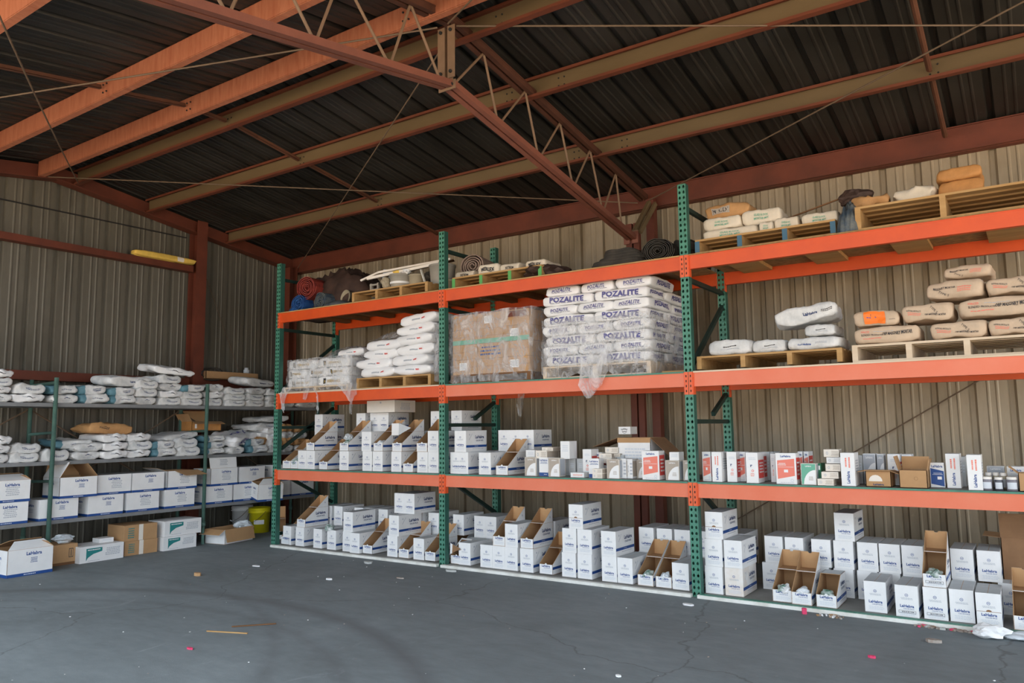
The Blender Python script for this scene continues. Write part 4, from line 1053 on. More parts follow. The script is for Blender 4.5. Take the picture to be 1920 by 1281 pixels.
gbox('greybox', 'plain_grey_box', .07, .16, .17, 'grey_card', lambda g, w, d, h: g.lines(F(0, h*.6), X3, Z3, w*.6, h*.3, 3, 'pale_ink', 3))
gbox('greenspine', 'green_spine_box', .04, .16, .18, 'green_ink', lambda g, w, d, h: g.rect(F(0, h*.8), X3, Z3, w*.5, h*.2, 'white_ink'))
gbox('cream', 'cream_carton', .40, .38, .15, 'cream_card', lambda g, w, d, h: (g.rect(F(0, h*.82), X3, Z3, .02, .02, 'grey_ink'), g.lines(S(w, d*.5, h*.5), Y3, Z3, d*.5, h*.6, 5, 'grey_ink', 3)))
gbox('whitemark', 'marked_white_box', .14, .15, .085, 'white_card', lambda g, w, d, h: (g.lines(F(0, h*.66), X3, Z3, w*.6, h*.2, 1, 'black_ink', 2), g.ring(F(0, h*.45), X3, Z3, h*.30, h*.34, 'black_ink', 18), g.rect(F(0, h*.36), X3, Z3, w*.3, h*.08, 'black_ink')))
# teal swoosh white carton, kraft cartons
def p_teal(g, w, d, h):
    g.poly([F(-w*.36, h*.10), F(-w*.36+.02, h*.30), F(-w*.20, h*.50), F(0, h*.62), F(0, h*.86), F(-w*.36, h*.86)], 'teal_ink'); g.lines(F(-w*.18, h*.76, 2), X3, Z3, w*.3, h*.12, 1, 'white_ink', 2)
    g.lines(F(w*.24, h*.55), X3, Z3, w*.36, h*.5, 5, 'grey_ink', 3); g.lines(F(-w*.2, h*.1), X3, Z3, w*.3, h*.06, 1, 'grey_ink', 3)
gbox('tealc', 'teal_print_carton', .50, .38, .17, 'white_card', p_teal)
gbox('kraftc', 'kraft_carton', .42, .38, .18, 'kraft', lambda g, w, d, h: (g.rect(F(0, h*.5), X3, Z3, .055, h, 'cream_card'), g.lines(F(-w*.3, h*.5), X3, Z3, w*.2, h*.7, 5, 'teal_ink', 3)))
gbox('kraftf', 'kraft_carton', .33, .34, .20, 'kraft', lambda g, w, d, h: (g.rect(F(w*.28, h*.5), X3, Z3, .05, h*.5, 'black_ink'), g.rect(F(w*.28, h*.5, 2), X3, Z3, .04, h*.42, 'kraft'), g.rect(F(w*.28, h*.5, 3), X3, Z3, .008, h*.36, 'black_ink')))
# ------------------------------------------------------------------ sacks
def sackmap(L, W, T, seed, soft, rg=1.):
    def f(x, y, z):
        p = (abs(x)**12+abs(y)**12)**(1/12.); m = max(abs(x), abs(y)); s = (m/p if p > 0 else 1); s = 1-(1-s)*.9
        xx, yy = x*s, y*s; e = 1-soft*(.5*abs(x)**10+.2*abs(x)**2)-soft*.2*abs(y)**6; ed = .06*(max(0, abs(z)-.5)*2)**3
        zz = z*e; q = 1-soft*.18*abs(z)**4
        v = noise.noise_vector(Vector((x*1.3+seed*7.1, y*1.3+seed, z*.8))); v2 = noise.noise_vector(Vector((x*4+seed, y*4, z*2+seed*3)))
        wz = noise.noise(Vector((x*7+seed*5, y*1.4, z*1.2)))*.035*min(1, soft*3)
        v *= rg; v2 *= rg*1.2 if rg > 1 else 1; wz *= rg
        X = math.copysign(max(0, abs(xx)*L/2*q-ed*T*1.2), xx)+v.x*.016+v2.x*.004; Y = math.copysign(max(0, abs(yy)*W/2*q-ed*T*1.8), yy)+v.y*.016+v2.y*.003; Z = T/2+zz*T/2+(v.z*.12+v2.z*.05+wz)*T
        return Vector((X, Y+W/2, max(Z, -.002)))
    return f
def sack(style, L, W, T, m, seed, soft=.28, prints=(), nm='sack', band=None, cat='bag', rg=1.):
    f = sackmap(L, W, T, seed, soft, rg); g = G(); ed = [-1, -.965, -.90]; mid = lambda n: [-.90+1.8*i/n for i in range(1, n)]; full = lambda n: ed+mid(n)+[.90, .965, 1]
    ax, ay, az = full(12), full(7), [-1, -.9, -.6, -.2, .2, .6, .9, 1]; nx, ny, nz = len(ax)-1, len(ay)-1, len(az)-1
    idx = {}
    def vert(i, j, k):
        if (i, j, k) not in idx:
            idx[(i, j, k)] = len(g.v); g.v.append(tuple(f(ax[i], ay[j], az[k])))
        return idx[(i, j, k)]
    def q(a, b, c, d, mm): g.f.append((a, b, c, d)); g.m.append(g.mi(mm))
    bm_ = lambda i: (band[1] if band and i < band[0] else m)
    for i in range(nx):
        for j in range(ny):
            q(vert(i, j, 0), vert(i, j+1, 0), vert(i+1, j+1, 0), vert(i+1, j, 0), bm_(i)); q(vert(i, j, nz), vert(i+1, j, nz), vert(i+1, j+1, nz), vert(i, j+1, nz), bm_(i))
        for k in range(nz):
            q(vert(i, 0, k), vert(i+1, 0, k), vert(i+1, 0, k+1), vert(i, 0, k+1), bm_(i)); q(vert(i, ny, k), vert(i, ny, k+1), vert(i+1, ny, k+1), vert(i+1, ny, k), bm_(i))
    for j in range(ny):
        for k in range(nz):
            q(vert(0, j, k), vert(0, j, k+1), vert(0, j+1, k+1), vert(0, j+1, k), bm_(0)); q(vert(nx, j, k), vert(nx, j+1, k), vert(nx, j+1, k+1), vert(nx, j, k+1), bm_(nx))
    nb = len(g.f)
    mf = lambda p: f(p.x, -1, p.z)+Vector((0, -.0065, 0))
    mt = lambda p: f(p.x, p.y, 1)+Vector((0, 0, .004))
    mr = lambda p: f(1, p.y, p.z)+Vector((.0065, 0, 0))
    for pr_ in prints:
        kind, face, txt, cx, cz, hh, ww, mm = pr_[:8]; bold = pr_[8] if len(pr_) > 8 else .0
        if face == 'F': mp_, u, v, o = mf, X3*(2/L), Z3*(2/T), (cx, -1, cz)
        elif face == 'R': mp_, u, v, o = mr, Y3*(2/W), Z3*(2/T), (1, cx, cz)
        else: mp_, u, v, o = mt, X3*(2/L), Y3*(2/W), (cx, cz, 1)
        if len(pr_) > 9 and pr_[9] == 180: u, v = -u, -v
        if kind == 'T':
            g.text(txt, (0, 0, 0), X3, Z3, hh, mm, ww, bold, mapf=lambda p: mp_(Vector(o)+u*p.x+v*p.z))
        elif kind == 'L': g.lines((0, 0, 0), X3, Z3, ww, hh, txt, mm, 3, mapf=lambda p: mp_(Vector(o)+u*p.x+v*p.z))
        elif kind == 'R': g.rect((0, 0, 0), X3, Z3, ww, hh, mm, mapf=lambda p: mp_(Vector(o)+u*p.x+v*p.z))
        elif kind == 'X':   # hand lettering, slanted
            g.text(txt, (0, 0, 0), Vector((.8, 0, -.6)), Vector((.6, 0, .8)), hh, mm, ww, bold, mapf=lambda p: mp_(Vector(o)+u*p.x+v*p.z))
    me = g.mesh(nm); sm = [i < nb for i in range(len(g.f))]; me.polygons.foreach_set('use_smooth', sm)
    KIT[style] = (nm, [(nm, me)], cat); KIT[style+'_dim'] = (L, W, T)
for v in range(3):
    sack('pozS%d' % v, .60, .40, .115, 'paper_white', 1+v, .16, [('T', 'F', 'POZALITE', 0, .10, .062, .50, 'violet_ink', .045), ('L', 'F', 1, 0, -.62, .010, .5, 'navy_ink'), ('T', 'R', 'POZALITE', 0, 0, .045, .32, 'violet_ink', .04)], 'pozzolan_sack')
    sack('pozE%d' % v, .40, .58, .105, 'paper_white', 4+v, .16, [('T', 'F', 'POZALITE', 0, .15, .034, .26, 'violet_ink', .02), ('L', 'F', 1, 0, -.35, .008, .26, 'navy_ink'), ('T', 'R', 'POZALITE', 0, 0, .05, .40, 'violet_ink', .04)], 'pozzolan_sack')
    sack('eis%d' % v, .59, .42, .12, 'paper_white', 11+v, .14, [('T', 'F', 'EISENWALL', .12, -.1, .034, .30, 'gold_ink', .01), ('R', 'F', 0, -.48, -.05, .06, .05, 'black_ink'), ('R', 'F', 0, -.46, -.05, .035, .025, 'gold_ink'), ('T', 'R', 'EISENWALL', .1, 0, .03, .22, 'violet_ink')], 'plaster_sack')
    sack('hex%d' % v, .56, .42, .125, 'poly_white', 21+v, .42, [('L', 'F', 1, -.05, .0, .034, .13, 'grey_ink'), ('L', 'F', 1, .32, .0, .034, .05, 'red_ink')], 'poly_sack')
sack('white0', .44, .56, .10, 'paper_grey', 31, .22, [('L', 'F', 2, .1, .0, .02, .20, 'navy_ink')], 'plaster_sack', rg=2.0)
sack('white1', .44, .56, .10, 'paper_grey', 32, .30, [('L', 'F', 1, .15, .1, .018, .14, 'navy_ink'), ('L', 'F', 1, .1, -.4, .01, .2, 'grey_ink')], 'plaster_sack', rg=2.0)
sack('white2', .44, .56, .10, 'paper_white', 33, .26, [('L', 'F', 1, .1, .05, .016, .14, 'black_ink'), ('L', 'F', 2, -.3, .0, .02, .1, 'grey_ink')], 'plaster_sack', rg=2.0)
for v in range(2): sack('teal%d' % v, .42, .56, .105, 'paper_grey', 41+v, .22, [('L', 'F', 2, .2, .1, .022, .18, 'navy_ink')], 'plaster_sack', band=(4, 'band_teal'), rg=2.0)
M1 = [('T', 'F', 'ORCO', -.62, .42, .020, .08, 'salmon_ink', .03), ('L', 'F', 1, -.10, .42, .008, .22, 'grey_ink'), ('T', 'F', 'BLENDED PRODUCTS', -.42, -.02, .020, .20, 'black_ink', .015), ('T', 'F', 'OBP MASONRY MORTAR', .34, .10, .028, .29, 'black_ink', .03), ('L', 'F', 1, -.45, -.5, .014, .2, 'salmon_ink')]
sack('mas1', .64, .38, .14, 'paper_tan', 51, .22, M1, 'mortar_sack')
sack('mas2', .55, .38, .14, 'paper_tan', 52, .24, [('T', 'F', 'BLENDED PRODUCTS', -.5, .3, .014, .15, 'black_ink', .01), ('L', 'F', 2, -.5, -.1, .03, .16, 'salmon_ink'), ('T', 'F', 'OBP MASONRY MORTAR', .32, -.28, .018, .22, 'black_ink', .02), ('X', 'F', 'TYPE S', .26, .28, .022, .10, 'black_ink', .0)], 'mortar_sack')
sack('mas3', .52, .38, .15, 'paper_tan', 53, .24, [('T', 'F', 'MASONRY MORTAR', -.35, .38, .015, .19, 'black_ink', .02), ('X', 'F', 'TYPE S', -.38, -.25, .024, .10, 'black_ink', .0), ('L', 'F', 3, .32, .1, .05, .15, 'salmon_ink')], 'mortar_sack')
sack('masor', .42, .38, .14, 'paper_tan', 54, .24, [('R', 'F', 0, -.02, .0, .115, .20, 'orange_ink'), ('T', 'F', 'TYPE S', -.02, .30, .018, .12, 'black_ink', .02), ('L', 'F', 1, -.02, .0, .02, .18, 'violet_ink'), ('L', 'F', 1, .7, -.2, .01, .06, 'black_ink')], 'mortar_sack')
sack('merlex', .30, .36, .10, 'paper_cream', 61, .18, [('T', 'F', 'MERLEX', 0, .0, .035, .22, 'black_ink', .04)], 'plaster_sack'); sack('merlexinv', .28, .36, .09, 'paper_cream', 62, .18, [('T', 'F', 'MERLEX', 0, .0, .026, .16, 'black_ink', .03, 180)], 'plaster_sack')
sack('merlexdark', .40, .38, .13, 'paper_kraft', 63, .28, [('R', 'F', 0, -.25, .1, .05, .17, 'taupe_ink'), ('T', 'F', 'MERLEX', -.25, .1, .032, .15, 'black_ink', .03)], 'plaster_sack')
sack('gbm', .44, .38, .11, 'paper_cream', 64, .18, [('T', 'F', 'GLASS BLOCK', .0, .30, .018, .22, 'mint_ink', .02), ('T', 'F', 'MORTAR MIX', .0, -.22, .020, .24, 'mint_ink', .02)], 'mortar_sack')
sack('kraft', .38, .38, .12, 'paper_orange', 65, .26, [], 'kraft_sack'); sack('kraftflat', .38, .40, .09, 'paper_kraft', 66, .42, [], 'kraft_sack', rg=2.4); sack('whiteflat', .38, .40, .09, 'paper_cream', 67, .42, [], 'flat_sack', rg=2.4)
sack('lah', .50, .42, .12, 'paper_grey', 71, .20, [('T', 'F', 'LaHabra', -.35, .0, .024, .13, 'blue_ink', .035), ('L', 'F', 2, .25, .1, .025, .14, 'grey_ink')], 'plaster_sack'); sack('lahgrey', .54, .40, .13, 'paper_grey', 72, .30, [('T', 'F', 'LaHabra', .15, .0, .024, .13, 'navy_ink', .035), ('L', 'F', 2, .65, .1, .025, .12, 'black_ink')], 'plaster_sack')
sack('lahsmall', .34, .38, .115, 'paper_grey', 73, .22, [('L', 'F', 1, .05, .05, .016, .11, 'black_ink'), ('L', 'F', 1, .05, -.3, .008, .16, 'grey_ink')], 'plaster_sack')
sack('pozbig', .62, .42, .13, 'poly_white', 74, .34, [('T', 'F', 'POZALITE', -.1, .0, .06, .40, 'violet_ink', .04), ('T', 'T', 'POZALITE', .0, -.2, .09, .40, 'violet_ink', .04)], 'pozzolan_sack', rg=2.2)
sack('brownbag', .52, .45, .12, 'paper_kraft', 75, .40, [('L', 'F', 2, -.4, .1, .03, .14, 'black_ink')], 'kraft_sack', rg=2.0)
def dimscale(style, L, W, T):
    a, b, c = KIT[style+'_dim']; return (L/a, W/b, T/c)
# ------------------------------------------------------------------ pallets
def pallet(loc, label, n=4, wood='wood_new', cap=None, w=1.22, h=.135, bottom=True, group=None, rz=0.):
    t = empty('pallet', loc, label, 'pallet', group, rz); d = 1.0
    for k in range(n):
        x = -w/2+.02+(w-.04)*k/(n-1); g = G(); g.box((x, d/2, h/2), (.042, d, h-.036), wood)
        if cap: g.box((x, -.001, h/2), (.043, .004, h-.034), cap)
        g.build('stringer', t)
    for k in range(7):
        g = G(); g.box((0, .045+(d-.09)*k/6, h-.009), (w, .09, .018), wood); g.build('top_board', t)
    for k in range(3 if bottom else 0):
        g = G(); g.box((0, .045+(d-.09)*k/2, .009), (w, .09, .018), wood); g.build('bottom_board', t)
    return t
# ------------------------------------------------------------------ film, tarps, rolls, crumpled things
def film(name, x0, x1, y0, y1, z0, z1, seed, label, ragged=.05, bulge=.012, top=True):
    g = G(); W, D = x1-x0, y1-y0; n = 64; m = 22; per = 2*(W+D)
    def side(t):
        s = t*per
        if s < W: return x0+s, y0, 0, -1
        s -= W
        if s < D: return x1, y0+s, 1, 0
        s -= D
        if s < W: return x1-s, y1, 0, 1
        s -= W; return x0, y1-s, -1, 0
    for i in range(n):
        x, y, nx, ny = side(i/n)
        for k in range(m+1):
            f = k/m; zb = z0-ragged*abs(noise.noise(Vector((i*.45, seed, 3))))*1.6
            z = zb+(z1-zb)*f; q = noise.noise(Vector((x*6+seed, y*6, z*3)))*bulge*1.6+noise.noise(Vector((x*18+seed, y*18, z*14)))*bulge*.8+abs(noise.noise(Vector((x*3, y*3+seed, z*10))))*bulge
            g.v.append((x+nx*(q+.004), y+ny*(q+.004), z+noise.noise(Vector((x*5, y*5, seed)))*.02*f))
    for i in range(n):
        for k in range(m):
            a, b = i*(m+1)+k, ((i+1) % n)*(m+1)+k; g.f.append((a, b, b+1, a+1)); g.m.append(g.mi('stretch_film'))
    if top:
        b0 = len(g.v); r = 10
        for i in range(r+1):
            for j in range(r+1):
                x, y = x0+W*i/r, y0+D*j/r; g.v.append((x, y, z1+noise.noise(Vector((x*5, y*5, seed)))*.02+abs(noise.noise(Vector((x*9, y*9, seed))))*.02*(0 < i < r)*(0 < j < r)))
        for i in range(r):
            for j in range(r): a = b0+i*(r+1)+j; g.f.append((a, a+r+1, a+r+2, a+1)); g.m.append(g.mi('stretch_film'))
    o = g.build(name, None, True); return tag(o, label, 'plastic film')
def rag(name, pts, wid, label, seed=1, cat='plastic film', m='stretch_film'):
    """hanging strip: centre line pts and widths"""
    g = G(); n = 6; pts = [Vector(p) for p in pts]; P = []
    for i in range(len(pts)-1):
        for s in range(4): f = s/4; P.append((pts[i].lerp(pts[i+1], f), wid[i]*(1-f)+wid[i+1]*f))
    P.append((pts[-1], wid[-1]))
    for i, (p, w) in enumerate(P):
        for j in range(n+1):
            x = (j/n-.5)*w; g.v.append((p.x+x, p.y+noise.noise(Vector((x*30+seed, i*.7, seed)))*.02-.002, p.z+noise.noise(Vector((x*20, i*.5, seed+3)))*.012))
    for i in range(len(P)-1):
        for j in range(n): a = i*(n+1)+j; g.f.append((a, a+1, a+n+2, a+n+1)); g.m.append(g.mi(m))
    o = g.build(name, None, True); return tag(o, label, cat)
def heap(name, loc, sx, sy, h, m, seed, label, cat='tarpaulin', group=None, sharp=1.6, tilt=0.):
    g = G(); nx, ny = 44, 26
    for k in (0, 1):
        for i in range(nx+1):
            for j in range(ny+1):
                u, v = -1+2*i/nx, -1+2*j/ny; r = min(1, (abs(u)**3+abs(v)**3)**(1/3.)); a = max(0, 1-r**sharp)**.55
                f = 1-abs(noise.noise(Vector((u*2.6+seed, v*2.6, seed))))*.9; f2 = 1-abs(noise.noise(Vector((u*7+seed, v*5, seed*2))))
                z = h*a*(.50+.28*f+.26*f2+tilt*u) if k else 0.
                w = 1+.06*noise.noise(Vector((u*3, v*3, seed+k)))
                g.v.append((u*sx/2*w, v*sy/2*w, max(0, z)))
    N = (nx+1)*(ny+1)
    for k in (0, 1):
        for i in range(nx):
            for j in range(ny):
                a = k*N+i*(ny+1)+j; q = (a, a+ny+1, a+ny+2, a+1); g.f.append(q if k else q[::-1]); g.m.append(g.mi(m))
    o = g.build(name, None, True, loc); return tag(o, label, cat, group)
def rolled(name, loc, r, L, m, label, rz=0., flat=.85, turns=6, seed=1):
    """rolled sheet lying with its spiral end towards -Y: a real spiral band"""
    g = G(); per = 26; n = turns*per; th = r/turns*.42; ny = 6
    def P(i, s, off):
        a = 2*PI*i/per; f = i/n; sq = 1+.07*noise.noise(Vector((math.cos(a)*1.3+seed, math.sin(a)*1.3, seed+s)))+.05*noise.noise(Vector((math.cos(a)*4, math.sin(a)*4, f*9+seed)))
        rr = (r*(.08+.92*f)+off)*sq; dy = .022*noise.noise(Vector((f*11, a*.6, seed)))*(1-s)
        return (rr*math.cos(a), s*L+dy, (r+rr*math.sin(a))*flat)
    for i in range(n+1):
        for off in (0, th):
            for j in range(ny+1): g.v.append(P(i, j/ny, off))
    st = 2*(ny+1)
    for i in range(n):
        b0 = i*st
        for k, off in enumerate((0, ny+1)):
            for j in range(ny):
                q = (b0+off+j, b0+off+j+1, b0+st+off+j+1, b0+st+off+j); g.f.append(q if k == 0 else q[::-1]); g.m.append(g.mi(m))
        for j in (0, ny): q = (b0+j, b0+st+j, b0+st+ny+1+j, b0+ny+1+j); g.f.append(q if j == 0 else q[::-1]); g.m.append(g.mi(m))
    for b0 in (0, n*st):
        for j in range(ny): g.f.append((b0+j, b0+j+1, b0+ny+2+j, b0+ny+1+j)); g.m.append(g.mi(m))
    o = g.build(name, None, False, loc); o.rotation_euler = (0, 0, rz); return tag(o, label, 'rolled tarpaulin')
def folded(name, loc, sx, sy, h, n, m, seed, label, cat='tarpaulin'):
    """stack of folded cloth layers with wavy rounded edges"""
    g = G(); r = random.Random(seed); k = 40; rings = [(1, 0), (1.02, .5), (1, 1)]
    for l in range(n):
        f = l/max(1, n-1); wx = sx/2*(1-.42*f**1.5)*r.uniform(.93, 1.05); wy = sy/2*(1-.25*f)*r.uniform(.95, 1.03); ox = sx*.07*r.uniform(-1, 1); z0 = h*l/n; t = h/n
        b = len(g.v)
        for s, u in rings:
            for i in range(k):
                a = 2*PI*i/k; c, d = math.cos(a), math.sin(a); p = (abs(c)**4+abs(d)**4)**-.25; w = 1+.06*noise.noise(Vector((c*2+l, d*2, seed)))
                zz = z0+u*t*1.06+.35*t*noise.noise(Vector((c*1.5+seed, d*1.5, l*.4)))*(1 if l else u)+.22*h*max(0, f)*noise.noise(Vector((c+seed, d, 1.)))
                g.v.append((ox+wx*c*p*s*w, wy*d*p*s*w, max(0, zz)))
        for q in range(2):
            for i in range(k): j = (i+1) % k; g.f.append((b+q*k+i, b+q*k+j, b+(q+1)*k+j, b+(q+1)*k+i)); g.m.append(g.mi(m))
        g.f.append(tuple(b+k-1-i for i in range(k))); g.m.append(g.mi(m)); g.f.append(tuple(b+2*k+i for i in range(k))); g.m.append(g.mi(m))
    o = g.build(name, None, False, loc); return tag(o, label, cat)
def crumple(name, loc, sx, sy, sz, m, seed, label, cat, group=None, rx=0., rz=0.):
    bm = bmesh.new(); bmesh.ops.create_icosphere(bm, subdivisions=3, radius=1)
    for v in bm.verts:
        p = v.co.copy(); q = 1+.5*noise.noise(p*1.6+Vector((seed*3., seed, 0)))+.25*abs(noise.noise(p*4+Vector((seed, 0, seed))))
        v.co = Vector((p.x*q*sx/2, p.y*q*sy/2, max(-.5, p.z*q*.5)*sz+sz*.5))
    me = bpy.data.meshes.new(name); bm.to_mesh(me); bm.free(); me.materials.append(MATS[m])
    o = bpy.data.objects.new(name, me); col.objects.link(o); o.location = loc; o.rotation_euler = (rx, 0, rz); return tag(o, label, cat, group)
def pouch(loc, label, seed=1, m='foil_green', L=.17, W=.10, T=.035, rx=0., rz=0., group='foil pouches in open cartons'):
    g = G(); nx, ny = 14, 10
    for s in (1, -1):
        for i in range(nx+1):
            for j in range(ny+1):
                u, v = -1+2*i/nx, -1+2*j/ny; e = max(0, (1-abs(u)**3)*(1-abs(v)**3))**.6; w = noise.noise(Vector((u*3+seed, v*3, s*1.)))
                g.v.append((u*W/2*(1+.05*w), v*L/2, T/2+s*e*T/2*(1+.4*w)+.008*w))
    N = (nx+1)*(ny+1)
    for s in (0, 1):
        for i in range(nx):
            for j in range(ny):
                a = s*N+i*(ny+1)+j; q = (a, a+ny+1, a+ny+2, a+1); g.f.append(q if s == 0 else q[::-1]); g.m.append(g.mi(m))
    o = g.build('foil_pouch', None, True, loc); o.rotation_euler = (rx, 0, rz); return tag(o, label, 'pouch', group)
# ------------------------------------------------------------------ colour pack cartons on the rack
def bay_of(x): return 0 if x < XP[1] else (1 if x < XP[2] else 2)
GR = {}
for c in CP:
    st, x, y, z, lv, k, row, wide = c; GR.setdefault((lv, bay_of(x), k, row), []).append(c)
TIER = ['bottom tier', 'second tier', 'third tier']; BN = ['left bay', 'middle bay', 'right bay']
SURF = ['floor deck', 'lower shelf', 'middle shelf', 'top shelf']
rnd = random.Random(4)
for (lv, b, k, row), cs in sorted(GR.items()):
    cs.sort(key=lambda c: c[1])
    xl, xr = XP[b]+.045, XP[b+1]-.045
    for i, c in enumerate(cs):
        st, x, y, z = c[:4]
        x = min(max(x, xl+.085), xr-.085) if y < 6.72 and b < 2 or x < xr else x
        lk = {'C': 'white carton', 'R': 'white carton with boxed black stamp', 'S': 'white carton slit open', 'O': 'open white carton, lid flipped', 'P': 'open stamped white carton', 'F': 'open lidless white carton', 'T': 'torn white carton', 'D': 'white carton', 'G': 'brown-stained white carton'}[st]
        ps = ORD[i] if len(cs) > 1 else 'only one'; LY = ('lowest', 'second', 'third')
        fr = 'front' if row == 0 else 'rear'
        lb = '%s, %s in %s %s row, %s, %s' % (lk, ps, fr, TIER[k].split()[0], SURF[lv], BN[b])
        lb = lb.replace('only one in', 'alone in')
        place(st, (x, y, z), lb, 'colour pack cartons on the %s of the %s' % (SURF[lv], BN[b]), rz=rnd.uniform(-.018, .018))
# ------------------------------------------------------------------ other boxes on the lower shelf
SN = {'beige': 'small cream box with white arc', 'bluebox': 'small white box with blue foot band', 'greybox': 'plain grey box', 'flatwhite': 'flat white box with faint red print', 'whitebox': 'plain white box',
      'brownlab': 'flat cream box with brown print', 'greylab': 'small flat box with grey print', 'spinej': 'upright white box, dark hook mark', 'redbox': 'white box with red panel', 'greenbox': 'green and cream box with white arc',
      'greenspine': 'thin dark green box', 'spinev': 'upright white box with vertical blue lettering', 'spineh': 'upright white box with vertical blue lettering', 'greyarc': 'grey box with white arc', 'blueface': 'white box with large blue panel',
      'bluetop': 'white box with blue lettering at right edge', 'whitemark': 'small white box with black round mark', 'cream': 'large cream carton on top of the white cartons'}
SS = sorted(SB, key=lambda a: a[1]); cnt = {}
tot = {}
for a in SS: kk = (SN[a[0]], bay_of(a[1])); tot[kk] = tot.get(kk, 0)+1
PAIRH = lambda z: 'on the shelf board' if z < 1.02 else 'stacked on other boxes'
for a in SS:
    st, x, y, z, L, D, H, rz_ = a; kk = (SN[st], bay_of(x)); i = cnt.get(kk, 0); cnt[kk] = i+1
    ps = (ORD[i]+(' from left' if i else '')+', ') if tot[kk] > 1 else ''
    lb = '%s, %slower shelf, %s' % (SN[st], ps, BN[bay_of(x)])
    place(st, (x, y, z), lb, 'small product boxes on the lower shelf', rz=math.radians(rz_), scale=dimscale(st, L, D, H))
# ------------------------------------------------------------------ loose sacks on rack pallets
BNM = {'merlexinv': 'cream sack with upside down black lettering', 'merlex': 'cream sack with bold black lettering', 'gbm': 'cream sack with faded green lettering', 'merlexdark': 'orange brown sack with grey label', 'kraftflat': 'crumpled half-empty tan sack',
       'whiteflat': 'crumpled half-empty whitish sack', 'kraft': 'plain orange brown sack', 'lahsmall': 'light grey sack with small print', 'lah': 'light grey sack with blue lettering', 'lahgrey': 'tilted grey sack on top', 'mas1': 'tan mortar sack with bold black lettering',
       'mas2': 'tan mortar sack with hand lettering', 'mas3': 'tan mortar sack marked by hand', 'masor': 'tan mortar sack with bright orange label'}
bt = {}; 
for a in BG: kk = (BNM[a[0]], bay_of(a[1]), a[3] > 3); bt.setdefault(kk, []).append(a)
for kk, ls in bt.items():
    ls.sort(key=lambda a: (round(a[3]/.14), a[1]))
    for i, a in enumerate(ls):
        st, x, y, z, L, D, H, rz_ = a; H = max(H, .08)
        sh = 'top shelf' if z > 3 else 'middle shelf'
        ps = '' if len(ls) == 1 else ' %s from lower left,' % ORD[i].replace('leftmost', 'first')
        lb = '%s,%s %s of %s' % (kk[0], ps, sh, BN[kk[1]])
        place(st, (x, y, z), lb, 'loose sacks on rack pallets', rz=math.radians(rz_), scale=dimscale(st, L, D, H), ry=math.radians({'lahgrey': -7}.get(st, 0)))
# pallets
za, zb = ZL[1]+.0135, ZL[2]+.0135
pallet((-7.66, 6.72, za), 'pale pallet under the film wrapped white sacks at the left end', 3, 'wood_pale', h=.075)
pallet((-6.27, 6.68, za), 'yellow wood pallet under the leaning white poly sacks', 4, w=1.19)
pallet((-4.86, 6.70, za), 'pallet under the film wrapped brown cartons', 3, 'wood_dark', w=1.06, h=.10)
pallet((-3.57, 6.70, za), 'pale pallet with three stringers under the white lettered sacks', 3, 'wood_pale', h=.13, w=1.20)
pallet((-1.89, 6.69, za), 'yellow wood pallet under grey sacks on the middle shelf of right bay', 4, bottom=False, w=1.24)
pallet((-.58, 6.68, za), 'pale wood pallet under the tan mortar sacks', 4, 'wood_pale', w=1.22, h=.145)
pallet((-6.34, 6.68, zb), 'empty yellow wood pallet carrying junk on the top shelf of left bay', 4, bottom=False, w=1.24)
pallet((-4.77, 6.70, zb), 'pallet with green painted stringer ends on the top shelf', 4, cap='cap_green', bottom=False, w=1.20)
pallet((-1.87, 6.68, zb), 'pallet with blue painted stringer ends on the top shelf', 4, cap='cap_blue', w=1.22)
pallet((-.47, 6.66, zb), 'wide yellow wood pallet at the right end of the top shelf', 3, w=1.26, h=.20)
# ------------------------------------------------------------------ sack loads
LAY = ['lowest', 'second lowest', 'third lowest', 'fourth', 'third highest', 'second highest', 'highest wrapped']
def layers(x0, y0, z0, nl, hh, kinds, gname, labelw, W=1.2, D=1.0, jit=.012, lead=0):
    """five-sack pallet pattern, alternating: 3 ends in front + 2 sides behind / 2 sides in front + 3 ends behind"""
    r = random.Random(nl*7+lead); z = z0; side, end = kinds
    for k in range(nl):
        ends_front = (k+lead) % 2 == 0
        for q, (n, back) in enumerate(((3, not ends_front), (2, ends_front))):
            st0 = end if n == 3 else side; Lb = W/n*(1.0 if n == 3 else .985)
            dp = .585 if n == 3 else .40
            yy = y0+(D-dp if back else 0)
            for i in range(n):
                st = st0 % r.randrange(3) if '%' in st0 else st0; x = x0-W/2+W*(i+.5)/n
                d = KIT[st+'_dim']
                pos = {3: ('left', 'centre', 'right'), 2: ('left', 'right')}[n][i]
                lb = '%s, %s of %s row, %s layer' % (labelw, pos, 'rear' if back else 'front', LAY[k])
                place(st, (x+r.uniform(-jit, jit), yy+r.uniform(-jit, jit)+(0 if not back else 0), z), lb, gname, scale=(Lb/d[0], dp/d[1], hh*1.02/d[2]), rz=r.uniform(-.02, .02))
        z += hh
layers(-3.57, 6.71, za+.13, 7, .104, ('pozS%d', 'pozE%d'), 'lettered white sacks on the middle shelf', 'white sack, violet lettering', 1.20, 1.0, lead=1)
for i, x in enumerate((-3.96, -3.56, -3.15)):
    st = 'pozE%d' % i; d = KIT[st+'_dim']
    place(st, (x, 6.75, za+.13+.104*7), 'white sack with violet lettering, %s of three on the very top' % ('left', 'centre', 'right')[i], 'lettered white sacks on the middle shelf', scale=(.39/d[0], 1, 1.05), rz=(.05, -.06, .0)[i])
film('stretch_film', -4.18, -2.955, 6.70, 7.73, za+.05, za+.13+.104*4.6, 3, 'clear stretch film around the lower part of the lettered white sacks', .10, .022, top=False)
layers(-7.66, 6.75, za+.075, 3, .118, ('eis%d', 'eis%d'), 'white sacks with gold lettering', 'white sack, gold lettering', 1.18, .98, lead=1)
